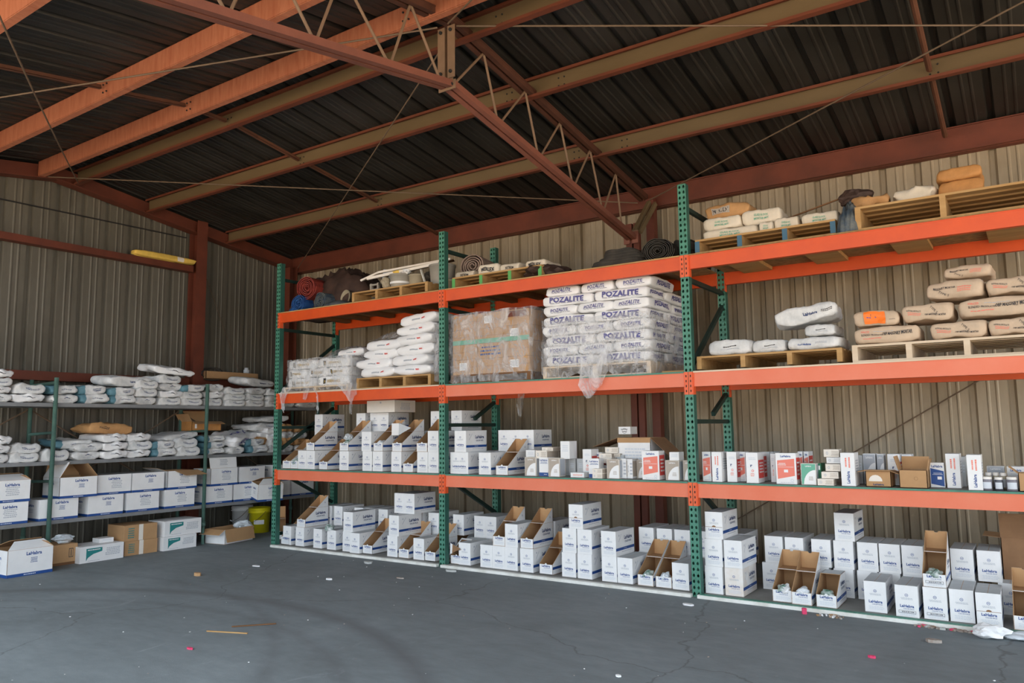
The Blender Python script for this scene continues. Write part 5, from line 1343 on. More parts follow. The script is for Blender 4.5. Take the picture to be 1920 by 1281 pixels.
place('hex1', (-7.15, 6.85, za+.075+.354), 'white sack lying loose on top of the gold lettered sacks', None, scale=(.75, .9, .95), rz=.15, ry=-.08)
film('stretch_film', -8.24, -7.06, 6.74, 7.75, za+.03, za+.075+.37, 7, 'cloudy stretch film over the gold lettered white sacks', .09, .02)
heap('loose_film', (-7.35, 7.15, za+.44), .9, .6, .17, 'stretch_film', 5, 'bunched clear film on top of the gold lettered sacks', 'plastic film')
# leaning poly sacks
hk = [(-6.53, 0, 0), (-5.98, 0, 1), (-6.62, 1, 2), (-6.02, 1, 0), (-6.50, 2, 1), (-5.95, 2, 2), (-6.44, 3, 0), (-5.96, 3, 1), (-5.94, 4, 2), (-5.90, 5, 0)]
for i, (x, k, v) in enumerate(hk):
    fx = (KIT['hex0_dim'][0])
    z = za+.135+.108*k+(.0 if x < -6.3 else .012*k)
    place('hex%d' % v, (x, 6.69+.012*((k*7) % 3), z), 'white poly sack, front %s column, %s from the pallet' % ('left' if x < -6.3 else 'right', ('lowest', 'second', 'third', 'fourth', 'fifth', 'topmost')[k]), 'white poly sacks', scale=(1.06, 1, 1.02), ry=-.03*k*.5 if x > -6.3 else 0.03*(k-1.5)*0, rz=.02*((i % 3)-1))
    if k < 5: place('hex%d' % ((v+1) % 3), (x+.02, 7.16, z), 'white poly sack, rear %s column, %s from the pallet' % ('left' if x < -6.3 else 'right', ('lowest', 'second', 'third', 'fourth', 'fifth')[k]), 'white poly sacks', scale=(1.06, 1, 1.02), rz=-.02)
heap('loose_film', (-6.35, 7.1, za+.60), .75, .75, .14, 'stretch_film', 9, 'clear film draped over the shoulder of the white poly sacks', 'plastic film')
film('stretch_film', -5.63, -5.56, 6.70, 7.66, za+.05, za+.72, 12, 'greyish film hanging on the right side of the white poly sacks', .05, .02)
# brown cartons under film
bz = za+.10
bw = .345
for k in range(4):
    for i in range(3):
        for j in range(2):
            g = G(); w, d, h = bw-.004, .46, .165; g.box((0, d/2, h/2), (w, d, h), 'kraft'); g.rect((0, -E_, h*.5), X3, Z3, w, .004, 'kraft_dark')
            if j == 0:
                if (i, k) in ((0, 0), (2, 0), (1, 3), (2, 2)): g.rect((-.02, -E_*2, h*.55), X3, Z3, .11, .085, 'white_ink'); g.lines((-.02, -E_*3, h*.55), X3, Z3, .09, .06, 4, 'grey_ink', i+k)
                if k == 1 and i == 1: g.rect((0, -E_*2, h*.5), X3, Z3, w*.9, h*.8, 'kraft'); g.lines((0, -E_*3, h*.5), X3, Z3, w*.8, h*.7, 3, 'blue_ink', 4)
                if k == 2: g.rect((0, -E_*2, h*.15), X3, Z3, w, h*.3, 'mint_ink')
                if k == 3 and i == 2: g.rect((.02, -E_*2, h*.75), X3, Z3, w*.7, h*.4, 'red_oxide')
            o = g.build('brown_carton', None, False, (-4.86+(i-1)*bw, 6.715+j*.47, bz+k*.168))
            tag(o, 'brown carton under film, %s of %s row, %s layer' % (('left', 'centre', 'right')[i], ('front', 'rear')[j], ('lowest', 'second', 'third', 'topmost')[k]), 'carton', 'brown cartons wrapped in film')
film('stretch_film', -5.40, -4.32, 6.705, 7.66, za+.02, bz+.69, 21, 'clear stretch film wrapped around the stack of brown cartons', .05, .02)
# hanging film tails
rag('film_tail', [(-8.05, 6.60, 2.06), (-8.13, 6.595, 1.95), (-8.12, 6.59, 1.80), (-8.11, 6.59, 1.72)], [.18, .14, .05, .02], 'grey film tail hanging over the orange beam near the leftmost post', 2)
rag('film_tail', [(-7.67, 6.60, 2.20), (-7.68, 6.595, 2.0), (-7.70, 6.59, 1.88)], [.12, .12, .06], 'short grey film tail over the beam below the gold lettered sacks', 3)
rag('film_tail', [(-7.55, 6.60, 2.02), (-7.46, 6.595, 1.93), (-7.46, 6.59, 1.82), (-7.45, 6.59, 1.70)], [.03, .03, .03, .02], 'thin twisted film strand hanging over the beam', 4)
rag('film_tail', [(-6.95, 6.60, 2.06), (-6.88, 6.595, 1.95), (-6.86, 6.59, 1.83), (-6.86, 6.59, 1.68)], [.36, .24, .05, .05], 'wide triangular film tail hanging over the beam of the left bay', 5)
rag('film_tail', [(-3.52, 6.59, 2.25), (-3.52, 6.585, 2.02), (-3.56, 6.58, 1.90), (-3.58, 6.58, 1.77)], [.28, .30, .26, .05], 'large clear film tail hanging over the beam below the lettered sacks', 6)
rag('film_tail', [(-5.00, 7.55, 1.95), (-5.00, 7.5, 1.75), (-5.0, 7.5, 1.62)], [.10, .09, .04], 'clear film tail hanging at the rear beam of the middle bay', 8)
g = G(); g.box((-2.76, 7.0, za+.012), (.24, .5, .022), 'wood_new'); tag(g.build('loose_board'), 'short loose board beside the middle post on the middle shelf', 'board')
# ------------------------------------------------------------------ junk on the top shelf
zt3 = ZL[2]+.0135
heap('tarpaulin', (-7.84, 7.27, zt3), 1.62, .80, .62, 'tarp_brown', 4, 'large heap of folded brown tarpaulin on the top shelf', sharp=2.2, tilt=.18)
rolled('rolled_tarpaulin', (-7.93, 6.78, zt3+.17), .165, .5, 'tarp_red', 'red rolled tarpaulin resting above the blue ones', .1, .95, 6, 3)
rolled('rolled_tarpaulin', (-8.02, 6.72, zt3), .125, .55, 'tarp_blue', 'blue rolled tarpaulin with spiral end, left on the top shelf', .0, .92, 6, 1)
rolled('rolled_tarpaulin', (-7.62, 6.74, zt3), .125, .5, 'tarp_mix', 'dark blue and grey rolled tarpaulin in the middle of the left top shelf', -.1, .9, 6, 5)
heap('tarpaulin', (-8.13, 6.93, zt3), .20, .5, .14, 'tarp_blue', 8, 'small folded blue tarpaulin against the leftmost post')
heap('cord_pile', (-7.30, 6.80, zt3), .42, .34, .09, 'tarp_mix', 11, 'low tangled pile of dark cloth in front of the tan tubs', 'cloth')
def tub(loc, r, h, m, label, rx=0., rz=0., wall=.006, lid=None):
    o = G().lathe([(r*.86, 0), (r, h), (r*1.04, h), (r*1.04, h-.02), (r*1.0, h-.02)], m, 24).lathe([(0, .004), (r*.85, .004), (r-wall, h-.001), (r, h)], m, 24).build('tub', None, True, loc)
    o.rotation_euler = (rx, 0, rz); return tag(o, label, 'tub', 'tubs on the top shelf')
tub((-7.26, 7.05, zt3+.115), .10, .18, 'tub_tan', 'tan tub lying on its side beside the dark rolled tarpaulin', PI/2*.92, -.2)
tub((-6.97, 7.05, zt3+.075), .08, .13, 'tub_grey', 'small grey tub just left of the junk pallet', PI/2*.2)
pz = zt3+.136
tub((-6.30, 6.86, pz), .14, .17, 'tub_grey', 'grey tub with a white band on the junk pallet'); 
g = G(); g.lathe([(.131, .05), (.134, .075)], 'white_ink', 20); o = g.build('paper_band', None, True, (-6.30, 6.855, pz)); tag(o, 'white paper band around the grey tub', 'band')
tub((-6.08, 6.90, pz), .10, .15, 'tub_tan', 'rounded tan pot right of the banded tub on the junk pallet')
tub((-5.76, 7.00, pz), .16, .24, 'tub_grey', 'tall grey tub at the right end of the junk pallet')
tub((-5.54, 6.85, zt3), .08, .15, 'tub_tan', 'tan tub half hidden behind the post at the junk pallet')
crumple('cement_lump', (-6.48, 6.80, pz), .10, .14, .15, 'tub_tan', 3, 'tan torn bag standing beside the banded tub', 'bag')
g = G(); 
for dx in (0, .12): g.box((dx, 0, .06), (.03, .03, .12), 'tub_grey')
g.box((.06, 0, .10), (.15, .04, .02), 'tub_grey'); g.box((.06, 0, .04), (.12, .03, .015), 'grey_card'); tag(g.build('metal_bracket', None, False, (-6.80, 6.86, pz)), 'grey metal bracket at the left end of the junk pallet', 'bracket')
crumple('yellow_rag', (-6.34, 6.84, pz+.17), .16, .10, .06, 'fiberglass', 5, 'yellow rag lying on the banded tub', 'rag')
crumple('paper_wad', (-6.20, 6.84, pz+.16), .12, .10, .06, 'paper_white', 6, 'white paper wad beside the yellow rag on the tub', 'paper')
g = G(); g.bar((-6.83, 6.70, pz+.14), (-6.62, 6.80, pz+.235), .03, .022, 'cream_card'); g.bar((-6.62, 6.80, pz+.235), (-5.78, 7.18, pz+.36), .03, .025, 'cream_card'); g.bar((-6.62, 6.9, pz+.20), (-5.82, 7.30, pz+.37), .10, .008, 'wood_dark')
tag(g.build('angle_trim'), 'long bent cream metal trim lying upper across the junk', 'trim')
g = G(); g.bar((-6.70, 6.68, pz+.145), (-5.80, 6.98, pz+.275), .03, .032, 'cream_card'); tag(g.build('angle_trim'), 'straight cream metal trim lying lower across the junk', 'trim')
crumple('dark_clutter', (-6.0, 7.05, pz), .35, .3, .20, 'tarp_black', 9, 'dark clutter under the cream trims', 'clutter')
g = G(); g.bar((-5.98, 6.86, pz+.20), (-5.90, 6.86, pz), .03, .01, 'white_lip'); tag(g.build('paint_stick'), 'pale stick leaning in the junk pallet', 'stick')
g = G(); g.poly([(-7.36, 7.62, 3.55), (-7.02, 7.62, 3.58), (-7.05, 7.62, 3.66), (-7.33, 7.62, 3.70)], 'pale_ink'); g.poly([(-7.36, 7.627, 3.55), (-7.33, 7.627, 3.70), (-7.05, 7.627, 3.66), (-7.02, 7.627, 3.58)], 'pale_ink')
for zz in (3.3,): g.box((-7.2, 7.63, zz), (.02, .01, .55), 'wood_new')
tag(g.build('blue_sheet'), 'pale blue sheet standing behind the cream trims', 'sheet')
# middle bay top shelf
rolled('burlap_roll', (-5.27, 6.95, zt3+.16), .16, .45, 'burlap', 'mauve brown cloth roll behind the lettered cream sacks', .2, .9, 5, 7)
folded('tarpaulin', (-3.33, 6.98, zt3), .60, .55, .19, 7, 'tarp_black', 14, 'smaller black folded tarpaulin on the top shelf of middle bay')
rolled('rolled_tarpaulin', (-2.93, 6.86, zt3), .165, .62, 'tarp_black', 'large black rolled tarpaulin beside the middle post on the top shelf', .08, .80, 8, 9)
folded('tarpaulin', (-2.80, 7.28, zt3), .36, .5, .26, 7, 'tarp_black', 17, 'black tarpaulin folded behind the black roll')
crumple('dark_bag', (-4.25, 6.95, zt3), .42, .5, .17, 'tarp_brown', 12, 'dark brown bag at the right end of the lettered sacks', 'bag')
# right bay top shelf
heap('dark_rag', (-1.16, 6.82, zt3), .20, .4, .30, 'tarp_mix', 19, 'dark blue grey rag hanging between the two top pallets', 'rag')
g = G(); g.bar((-1.80, 7.1, zt3+.30), (-1.22, 7.0, zt3+.40), .012, .012, 'wood_dark'); tag(g.build('dark_stick'), 'thin dark stick lying behind the cream sacks', 'stick')
crumple('dark_wad', (-1.15, 6.98, zt3+.30), .25, .2, .14, 'tarp_brown', 22, 'brown crumpled wad above the dark rag', 'rag')
# ------------------------------------------------------------------ open kraft and white cartons, jars on the lower shelf
zs = ZL[0]+.013
def flap_carton(name, loc, w, d, h, m, flaps, label, prn=None, rz=0.):
    t = empty(name, loc, label, 'carton', None, rz); g = G(); k = .005
    slab(g, [(-w/2, 0, 0), (w/2, 0, 0), (w/2, 0, h), (-w/2, 0, h)], (0, -1, 0), k, m, 'kraft_in'); slab(g, [(-w/2, d, 0), (w/2, d, 0), (w/2, d, h), (-w/2, d, h)], (0, 1, 0), k, m, 'kraft_in')
    for s in (-1, 1): slab(g, [(s*w/2, 0, 0), (s*w/2, d, 0), (s*w/2, d, h), (s*w/2, 0, h)], (s, 0, 0), k, m, 'kraft_in')
    slab(g, [(-w/2, 0, 0), (w/2, 0, 0), (w/2, d, 0), (-w/2, d, 0)], (0, 0, -1), k, m, 'kraft_in')
    if prn: prn(g, w, d, h)
    g.build('carton_body', t)
    for side, ang, ln, mm in flaps:   # ang: 0 level outward, 90 upright, negative drooping
        a = math.radians(ang); c, s = math.cos(a)*ln, math.sin(a)*ln; z = h+.001
        P = {'L': [(-w/2, 0, z), (-w/2, d, z), (-w/2-c, d, z+s), (-w/2-c, 0, z+s)], 'R': [(w/2, 0, z), (w/2, d, z), (w/2+c, d, z+s), (w/2+c, 0, z+s)],
             'F': [(-w/2, 0, z), (w/2, 0, z), (w/2, -c, z+s), (-w/2, -c, z+s)], 'B': [(-w/2, d, z), (w/2, d, z), (w/2, d+c, z+s), (-w/2, d+c, z+s)]}[side]
        g = G(); slab(g, P, {'L': (s, 0, c), 'R': (-s, 0, c), 'F': (0, s, c), 'B': (0, -s, c)}[side], .004, 'kraft_dark' if mm == 'kraft_dark' and m == 'white_card' else 'kraft', mm); g.build('flap', t)
    return t
flap_carton('flap_carton', (-3.335, 7.05, zs), .36, .36, .385, 'white_card', [('L', -18, .30, 'kraft_dark'), ('R', -42, .30, 'kraft_dark'), ('F', -82, .05, 'white_card')], 'large white carton with brown flaps spread on the lower shelf', lambda g, w, d, h: g.lines((0, -E_, h*.55), X3, Z3, w*.7, h*.4, 5, 'pale_ink', 3))
flap_carton('kraft_carton', (-1.06, 6.70, zs), .185, .2, .125, 'kraft', [('L', -8, .06, 'kraft'), ('R', -20, .08, 'kraft'), ('F', 8, .05, 'kraft')], 'small open kraft carton with blue lettering on the lower shelf',
            lambda g, w, d, h: (g.text('LaHabra', (0, -E_*2, h*.16), X3, Z3, .016, 'navy_ink', .14, .03), g.poly([(-.02+.05*math.cos(PI*i/8), -E_, h*.35+.05*math.sin(PI*i/8)) for i in range(9)][::-1], 'cream_card')))
flap_carton('kraft_carton', (-.81, 6.68, zs), .195, .2, .135, 'kraft', [('L', 75, .11, 'kraft_dark'), ('B', 88, .10, 'kraft'), ('R', 80, .09, 'kraft')], 'taller kraft carton with flaps raised on the lower shelf', lambda g, w, d, h: g.ring((.02, -E_, h*.55), X3, Z3, .012, .014, 'kraft_dark', 10))
flap_carton('kraft_carton', (-.04, 6.68, zs), .18, .2, .13, 'kraft', [('L', 40, .07, 'kraft')], 'kraft carton cut off by the right picture edge on the lower shelf')
def jar(x, y, z, r, h, m, label):
    t = empty('jar', (x, y, z), label, 'jar', 'plastic jars on the lower shelf')
    G().lathe([(0, 0), (r, 0), (r, h*.72), (r*.86, h*.80), (r*.86, h*.84)], m, 20).build('jar_body', t, True)
    G().lathe([(0, h), (r*.92, h), (r*.92, h*.82), (0, h*.82)], 'lid_white', 20).build('lid', t, False)
    g = G(); n = 8
    for i in range(n):
        a, b = -PI/2-.9+1.8*i/n, -PI/2-.9+1.8*(i+1)/n; R = r*1.01
        g.poly([(R*math.cos(a), R*math.sin(a), h*.15), (R*math.cos(b), R*math.sin(b), h*.15), (R*math.cos(b), R*math.sin(b), h*.62), (R*math.cos(a), R*math.sin(a), h*.62)], 'pale_ink')
    g.build('label_band', t)
jar(-.325, 6.70, zs, .034, .10, 'jar_glass', 'leftmost front jar with white lid at the right end of the lower shelf'); jar(-.252, 6.70, zs, .028, .098, 'jar_dark', 'dark middle front jar with white lid, right end of lower shelf')
jar(-.170, 6.70, zs, .037, .102, 'jar_glass', 'rightmost front jar with white lid, right end of lower shelf')
for i, x in enumerate((-.318, -.272, -.222)): jar(x, 6.80+.02*(i % 2), zs, .022, .125, 'tub_tan', '%s jar with cream cap in the rear row of jars' % ('left', 'middle', 'right')[i])
# foil pouches in open cartons
for i, (x, y, z, rx, rz_, m, lb) in enumerate((
    (-.72, 6.72, .022+.236+.06, .9, .3, 'foil_green', 'silver and green pouch inside the open stamped carton, right bay'),
    (-1.60, 6.72, .10, .8, -.3, 'foil_white', 'white crumpled pouch in the second open carton, right bay floor'),
    (-1.82, 6.74, .12, 1.1, .1, 'foil_green', 'green pouch standing in the first open carton, right bay floor'),
    (-1.93, 6.72, .10, .3, .5, 'paper_white', 'white pouch on the rim of the first open carton, right bay'),
    (-1.36, 6.80, .10, .9, .6, 'foil_green', 'green and white pouch inside the lidless carton, right bay'),
    (-3.12, 6.76, .07, 1.25, .0, 'foil_green', 'green and white pouch upright in an open carton, middle bay floor'),
    (-2.93, 6.76, .07, .9, .4, 'foil_white', 'white crumpled pouch in an open carton near the middle post'),
    (-6.42, 7.00, .282, .5, .4, 'foil_white', 'white pouches filling a carton lid, left bay floor'),
    (-7.35, 6.72, .262, .6, .3, 'foil_green', 'green clear pouch lying on a carton, left bay floor'),
    (-7.06, 6.72, ZL[0]+.38, .8, .5, 'foil_green', 'large green and white pouch on an open carton, lower shelf left bay'),
    (-6.98, 6.78, ZL[0]+.50, .5, .5, 'foil_white', 'pale blue pouch above the green one, lower shelf left bay'),
    (-6.36, 6.70, ZL[0]+.34, .4, .2, 'foil_white', 'white crumpled pouch in an upper open carton, lower shelf left bay'),
    (-8.12, 6.72, ZL[0]+.10, .7, -.3, 'foil_white', 'pale pouch spilling from the leftmost open carton, lower shelf'),
    (-8.05, 6.80, ZL[0]+.17, .7, .3, 'foil_green', 'green pouch in the leftmost open carton, lower shelf'),
    (-7.93, 6.78, ZL[0]+.09, .5, .1, 'foil_green', 'green pouch in the second open carton, lower shelf left bay'))):
    if 'lying' not in lb and 'lid,' not in lb:      # drop it into the nearest open carton
        oc = min((c for c in CP if c[0] in 'OPFT' and c[6] == 0), key=lambda c: abs(c[1]-x)+abs(c[3]+.09-z)*.6)
        x = oc[1]+(.03 if i % 2 else -.02)*(('above' in lb)+.3); y = oc[2]+(.06 if 'above' not in lb else .10); z = oc[3]+(.045 if 'above' not in lb else .12)
    else: z -= .02
    crumple('foil_pouch', (x, y, z), .095, .12, .085, m, i+2, lb, 'pouch', 'foil pouches in open cartons', 0, rz_)
g = G(); w = .12; slab(g, [(-w/2, 0, 0), (w/2, 0, 0), (w/2, 0, .14), (-w/2, 0, .14)], (0, -1, 0), .004, 'white_card', 'kraft_in'); slab(g, [(w/2, 0, 0), (w/2+.02, .16, .09), (w/2, .0, .15)], (1, 0, 0), .004, 'grey_card', 'kraft_in')
slab(g, [(w/2, -.01, .0), (w/2+.17, .02, .085), (w/2, 0, .14)], (0, -1, 0), .004, 'grey_card', 'kraft_dark')
tag(g.build('torn_carton_scrap', None, False, (-6.27, 6.74, ZL[0]+.44)), 'torn white carton lid perched on the open carton, lower shelf left bay', 'carton piece')
# big brown carton behind right bay
t = flap_carton('kraft_carton', (-.02, 7.30, .022), .55, .3, .56, 'kraft_dark', [('L', 4, .12, 'kraft_dark'), ('F', 75, .20, 'kraft_dark')], 'big dark brown carton behind the white ones at the right edge')
# ------------------------------------------------------------------ left shelving load: large cartons facing +X
Q = PI/2
def lbox(st, yc, z, label, x=-9.305, rz=0., s=(1, 1, 1), rx=0.): return place(st, (x, yc, z), label, 'cartons on the left shelving', rz=Q+rz, scale=s, rx=rx)
zc = .51; hb = .238
for i, (st, y) in enumerate((('B0', 3.88), ('B1', 4.42), ('B1', 4.955), ('B0', 5.42), ('B2', 5.92), ('B2', 6.50), ('B0', 6.955), ('B0', 7.50), ('B1', 7.96))):
    lbox(st, y, zc, 'white blue-banded carton, %s in lower row on the lowest shelf board' % ('leftmost' if i == 0 else ORD[i]), s=(.98, 1, 1))
lbox('BP', 3.89, zc+hb, 'white carton with peaked torn lid at the left picture edge')
lbox('BW', 4.60, zc+hb, 'open white carton with raised flaps beside the first pipe frame', x=-9.25)
lbox('B2', 5.045, zc+hb, 'closed white carton right of the open one, upper row', s=(.98, 1, 1)); lbox('B1', 5.48, zc+hb, 'closed white carton in the middle of the upper row', s=(.98, 1, 1))
lbox('BF', 5.95, zc+hb, 'white carton with brown flap folded forward beside the second frame', s=(.98, 1, 1)); lbox('BT', 6.58, zc+hb, 'white carton with tall printed flap right of the second frame', s=(1, 1, 1.0))
lbox('B1', 7.04, zc+hb, 'white carton right of the tall flap carton', s=(.98, 1, 1)); lbox('B0', 7.62, zc+hb, 'white carton seen behind the leftmost rack post, upper row', s=(.98, 1, 1))
lbox('BP', 7.13, .50, 'tilted white carton jutting out beside the leftmost rack post', x=-9.02, rz=-.3, s=(.85, .7, 1.0), rx=.14)
g = G(); g.box((0, 0, .15), (.30, .02, .30), 'kraft'); o = g.build('kraft_sheet', None, False, (-9.32, 7.36, .515)); o.rotation_euler = (0, 0, Q); tag(o, 'brown cardboard sheet behind the tilted white carton', 'cardboard')
# floor below the shelving
place('BQ', (-8.93, 3.98, 0), 'large white carton with blue base band on the floor at far left', 'cartons on the left shelving', rz=Q+.02, scale=(1.06, 1.0, 1.17))
def onfloor(st, y, z, x, wd, dp, hh, lb, rz=0.): return place(st, (x, y, z), lb, 'cartons below the left shelving', rz=Q+rz, scale=dimscale(st, wd, dp, hh))
onfloor('kraftf', 4.46, .03, -9.25, .32, .34, .20, 'kraft carton with two black arrows boxes behind the first pipe frame')
crumple('crumpled_wrapper', (-9.38, 4.52, .23), .16, .2, .10, 'foil_white', 4, 'crumpled white wrapper on the kraft carton', 'wrapper')
g = G(); g.box((0, 0, .014), (.3, .5, .028), 'wood_dark'); tag(g.build('wood_block', None, False, (-9.40, 4.46, 0)), 'dark wood piece under the kraft carton', 'wood')
onfloor('tealc', 4.86, .0, -9.16, .52, .36, .185, 'white carton with teal triangle on the floor, leftmost of three', .03)
onfloor('whitebox', 4.98, .186, -9.30, .17, .16, .05, 'small flat white box on the leftmost teal marked carton')
onfloor('kraftc', 5.37, .0, -9.22, .42, .38, .17, 'brown carton with pale tape on the floor'); onfloor('kraftc', 5.36, .172, -9.22, .42, .38, .19, 'brown carton with pale tape stacked on another')
onfloor('tealc', 5.86, .0, -9.17, .46, .36, .17, 'white carton with teal triangle, lower of the stacked pair'); onfloor('tealc', 5.91, .172, -9.19, .52, .36, .19, 'white carton with teal triangle, upper of the stacked pair', .02)
flap_carton('open_carton', (-9.0, 6.62, 0), .50, .36, .19, 'white_card', [('F', -75, .17, 'kraft'), ('L', -30, .12, 'white_card'), ('R', -60, .06, 'kraft')], 'low open white carton with brown flap hanging to the floor', None, Q+.15)
crumple('plastic_bag', (-9.15, 6.80, .13), .22, .22, .13, 'foil_white', 8, 'clear crumpled bag in the low open carton', 'bag')
def bucket(x, y, r, h, m, label, mark=False):
    t = empty('bucket', (x, y, 0), label, 'bucket', 'buckets beside the rack')
    G().lathe([(0, 0), (r*.88, 0), (r*.97, h*.80), (r*1.05, h*.80), (r*1.05, h*.83), (r*.98, h*.84), (r*.98, h*.88), (r*1.05, h*.89), (r*1.05, h*.94), (r, h*.95), (r*1.02, h), (r*.96, h), (r*.94, h*.5), (0, h*.45)], m, 28).build('bucket_body', t, True)
    g = G(); pts = [(1.06*r*math.cos(a), 1.06*r*math.sin(a)-.02, h*.86-.16*math.sin(a-PI)) for a in [PI+PI*i/12 for i in range(13)]]; g.tube(pts, .003, 'rod_steel', 6); hd = g.build('handle', t, True); G().tube(pts[5:8], .009, 'white_ink', 8).build('handle_grip', hd, True)
    if mark:
        g = G(); R = r*.96
        for i in range(5): a, b = -1.2+.2*i, -1.0+.2*i; g.poly([(R*math.cos(a), R*math.sin(a), h*.35), (R*math.cos(b), R*math.sin(b), h*.35), (R*math.cos(b), R*math.sin(b), h*.52), (R*math.cos(a), R*math.sin(a), h*.52)], 'white_ink')
        g.build('bucket_label', t)
bucket(-9.62, 7.42, .155, .36, 'bucket_yellow', 'bright yellow bucket beside the leftmost rack post', True); bucket(-9.95, 7.36, .15, .38, 'bucket_white', 'white bucket behind the yellow bucket')
o = place('O', (-8.72, 7.05, .0), 'open white carton standing outside the rack beside the yellow bucket', None, rz=.9, scale=(1.15, 1, 1.1))
# ------------------------------------------------------------------ sacks on the left shelving
SHN = {2: 'top board', 1: 'middle board'}
LBs = sorted(LB, key=lambda a: (-a[3], a[2])); cols = {}
for a in LBs: cols.setdefault(2 if a[3] > 1.5 else 1, []).append(a)
rs = random.Random(9)
for s, cl in cols.items():
    for ci, (st, x, yc, z0, wd, n, zh, rz_) in enumerate(cl):
        z = z0
        for k in range(n):
            if st == 'white': kk = 'white%d' % rs.randrange(3)
            elif st == 'teal': kk = 'teal%d' % (k % 2)
            elif st == 'brown': kk = 'brownbag' if k % 2 else 'white1'
            elif st == 'tealL': kk = 'teal0' if k == n-1 else 'white1'
            else: kk = 'teal1' if k == n-1 else 'white0'
            d = KIT[kk+'_dim']; w2 = min(wd, .47)
            lv = ('lowest', 'second up', 'third up', 'topmost')[k] if k < n-1 else 'topmost'
            place(kk, (x-.02+rs.uniform(-.03, .03), yc+rs.uniform(-.012, .012), z), '%s sack, %s in %s stack, %s of left shelving' % ('teal-banded white' if kk[:4] == 'teal' else 'brown edged' if kk == 'brownbag' else 'grey white', lv, ORD[ci]+('' if ci else ''), SHN[s]),
                  'grey white sacks on the left shelving', rz=Q+rs.uniform(-.05, .05), scale=(w2/d[0], 1.0, zh*1.04/d[2]))
            z += zh
def ls(st, x, y, z, label, sc_=(1, 1, 1), rz=0., rx=0., ry=0.): return place(st, (x, y, z), label, 'grey white sacks on the left shelving', rz=Q+rz, scale=sc_, rx=rx, ry=ry)
ls('lahgrey', -9.33, 5.22, 2.06, 'large white sack lying across the fifth and sixth stacks on top', (1.05, 1.1, 1.0), .05, .06)
ls('white2', -9.36, 5.80, 2.235, 'white sack lying askew on the seventh stack, highest of all', (1.2, 1, 1), -.15, .10, .12)
ls('lahgrey', -9.36, 7.18, 2.13, 'rumpled white sack on top near the leftmost rack post', (1.0, 1, .9), .1, .08, .08)
ls('teal0', -9.38, 4.58, 1.31, 'teal edged sack lying behind the first pipe frame, middle board', (1, 1, .9), -.12, .05)
ls('brownbag', -9.42, 5.05, 1.475, 'half brown crumpled sack on top of the fifth stack, middle board', (1.1, .9, 1.05), .06, .0, .06)
ls('white1', -9.40, 5.98, 1.385, 'white sack lying slanted on the middle board stacks', (1.2, 1, .9), .12, .0, -.10)
ls('pozbig', -9.36, 6.98, 1.275, 'white sack with violet lettering slumped on the middle board', (1.0, 1, 1.2), .35, .18, -.10)
ls('white2', -9.36, 7.42, 1.40, 'upper white sack of the leaning pile beside the rack post', (1.1, 1, .9), .1, 0, -.05); ls('white0', -9.38, 7.40, 1.51, 'long white sack lying on the leaning pile beside the rack post', (1.25, 1, .9), .05, 0, -.06)
ls('brownbag', -9.36, 7.30, 1.29, 'brown edged sack in the leaning pile beside the rack post', (1.0, 1, 1), .2, 0, -.15); ls('white1', -9.40, 7.50, 1.62, 'topmost sack of the leaning pile beside the rack post', (1.05, 1, .9), -.1, 0, -.04)
flap_carton('kraft_carton', (-9.60, 6.48, 1.50), .46, .30, .13, 'paper_orange', [('B', 85, .15, 'kraft'), ('L', 60, .12, 'kraft'), ('F', -20, .10, 'kraft')], 'orange brown open carton on the sacks behind the second pipe frame', lambda g, w, d, h: g.rect((-.17, -E_, h*.5), X3, Z3, .03, .06, 'white_ink'), Q)
# long wooden tray and coiled cord on the lower girt, insulation roll on the upper girt
g = G(); g.box((0, 0, .006), (.12, .92, .012), 'kraft_dark')
for s in (-1, 1): g.box((s*.056, 0, .06), (.008, .92, .11), 'kraft')
for s in (-1, 1): g.box((0, s*.456, .06), (.12, .008, .11), 'kraft')
tag(g.build('wooden_tray', None, False, (-10.08, 7.18, 2.262)), 'long reddish brown tray lying on the short wall girt', 'tray')
g = G(); n = 60; g.tube([(-10.07+.03*math.sin(i*.9), 6.86+.19*math.cos(2*PI*i/20), 2.33+.09*math.sin(2*PI*i/20)+.008*(i//20)) for i in range(n)], .006, 'tarp_black', 6)
tag(g.build('coiled_cord', None, True), 'dark coiled cord standing in front of the brown tray', 'cord')
g = G(); g.lathe([(0, 0), (.045, .003), (.045, .05), (.03, .06), (.03, .085), (0, .085)], 'foil_white', 14); tag(g.build('clear_jar', None, True, (-10.06, 7.45, 2.378)), 'small clear jar standing on the brown tray', 'jar')
f = sackmap(.93, .14, .085, 5, .35); g = G(); nx, ny, nz = 24, 6, 5; idx = {}
sack('insul', .93, .14, .085, 'fiberglass', 77, .3, [('R', 'F', 0, .45, .0, .07, .10, 'cream_card')], 'insulation_roll')
place('insul', (-10.06, 6.07, 3.930), 'yellow insulation roll lying on the upper wall girt near the column', None, rz=Q, ry=0)
KIT['insul'] = ('insulation_roll', KIT['insul'][1], 'insulation')
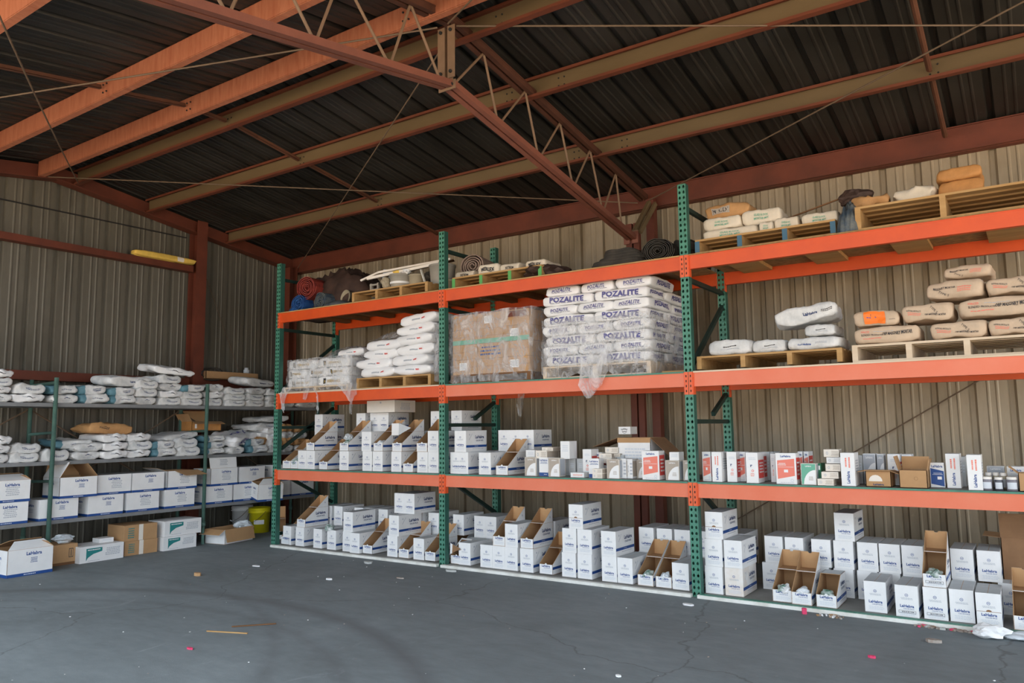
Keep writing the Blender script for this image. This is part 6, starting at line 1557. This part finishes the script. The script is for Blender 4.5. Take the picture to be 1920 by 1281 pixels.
# ------------------------------------------------------------------ litter on the floor
def chip(x, y, sx, sy, sz, m, seed, label, cat='chip', group=None):
    g = G(); r = random.Random(seed); n = 6
    pts = [(sx/2*math.cos(2*PI*i/n)*r.uniform(.7, 1.1), sy/2*math.sin(2*PI*i/n)*r.uniform(.7, 1.1), 0) for i in range(n)]
    g.prism(pts, (0, 0, sz), m); return tag(g.build('chip', None, False, (x, y, .001)), label, cat, group)
chip(-6.29, 6.33, .14, .09, .02, 'cement_chip', 1, 'grey cement chip on the floor in front of the left bay'); chip(-5.18, 6.42, .14, .07, .02, 'cement_chip', 2, 'grey chip beside the lip in front of the middle bay post')
chip(-2.51, 6.26, .13, .06, .012, 'white_ink', 3, 'small white scrap on the floor before the middle post', 'scrap'); chip(-7.32, 4.89, .11, .07, .03, 'kraft', 4, 'small brown lump on the floor at left centre', 'scrap')
chip(-7.25, 5.56, .14, .05, .008, 'white_ink', 5, 'bent white strip on the floor at left centre', 'scrap'); chip(-5.97, 5.46, .09, .05, .012, 'white_ink', 6, 'small pale scrap on the floor left of centre', 'scrap')
chip(-1.62, 6.45, .05, .04, .045, 'pink_scrap', 7, 'small dark pink scrap at the lip of the right bay', 'scrap'); chip(-.97, 5.49, .05, .03, .015, 'pink_scrap', 8, 'bright pink scrap on the open floor at right', 'scrap')
chip(-4.94, 3.26, .07, .03, .01, 'pink_scrap', 9, 'dull red scrap on the floor lower left', 'scrap'); chip(-2.18, 4.3, .04, .03, .01, 'white_ink', 10, 'tiny white scrap at bottom centre of the floor', 'scrap')
chip(-.685, 6.09, .12, .06, .02, 'rubble', 11, 'tan crumb lying on the floor in front of the right bay', 'scrap'); chip(-5.39, 5.87, .12, .04, .01, 'rubble', 12, 'small dark scrap on the floor before the middle bay', 'scrap')
for i, (a, b, lb) in enumerate((((-5.25, 3.60), (-4.93, 3.72), 'thin tan stick on the floor, nearer one'), ((-5.20, 3.78), (-4.98, 4.02), 'thin dark stick on the floor, farther one'))):
    g = G(); g.bar((*a, .006), (*b, .006), .010, .008, 'wood_new' if i == 0 else 'wood_dark'); tag(g.build('stick'), lb, 'stick')
crumple('crumpled_paper', (-.37, 6.40, 0), .20, .15, .09, 'paper_white', 31, 'crumpled white paper on the floor at the lower right', 'paper', None, 0, .3)
crumple('clear_wrapper', (-.18, 6.46, 0), .22, .12, .05, 'foil_white', 33, 'clear crumpled wrapper beside the white paper', 'wrapper')
g = G(); r = random.Random(3)
for i in range(70):
    x = r.uniform(-.85, -.42); y = 6.53-.04*r.random()-.08*(x+.85)*.3; s = r.uniform(.006, .024)
    g.box((x, y, s*.3), (s*1.6, s, s*.6), r.choice(['rubble', 'cement_chip', 'kraft_dark', 'pink_scrap', 'rubble']), Matrix.Rotation(r.uniform(0, 3), 3, 'Z'))
tag(g.build('swept_rubble'), 'line of swept brown rubble along the lip of the right bay', 'rubble', None, 'stuff')
g = G()
for i in range(34):
    x = r.uniform(-1.52, -1.33); y = r.uniform(6.44, 6.51); s = r.uniform(.006, .022)
    g.box((x, y, s*.3), (s*2.2, s*.6, s*.6), r.choice(['rubble', 'kraft', 'white_ink']), Matrix.Rotation(r.uniform(0, 3), 3, 'Z'))
tag(g.build('paper_shreds'), 'small pile of tan shreds at the lip of the right bay', 'litter', None, 'stuff')
g = G()
for i in range(130):
    x, y = r.uniform(-8.5, .2), r.uniform(1.6, 6.4); s = r.uniform(.003, .008)
    if x*1.0 > -9.2+(.0): g.box((x, y, s*.25), (s*1.5, s, s*.5), r.choice(['cement_chip', 'white_ink', 'rubble']), Matrix.Rotation(r.uniform(0, 3), 3, 'Z'))
tag(g.build('floor_crumbs'), 'scattered pale crumbs all over the concrete floor', 'litter', None, 'stuff')
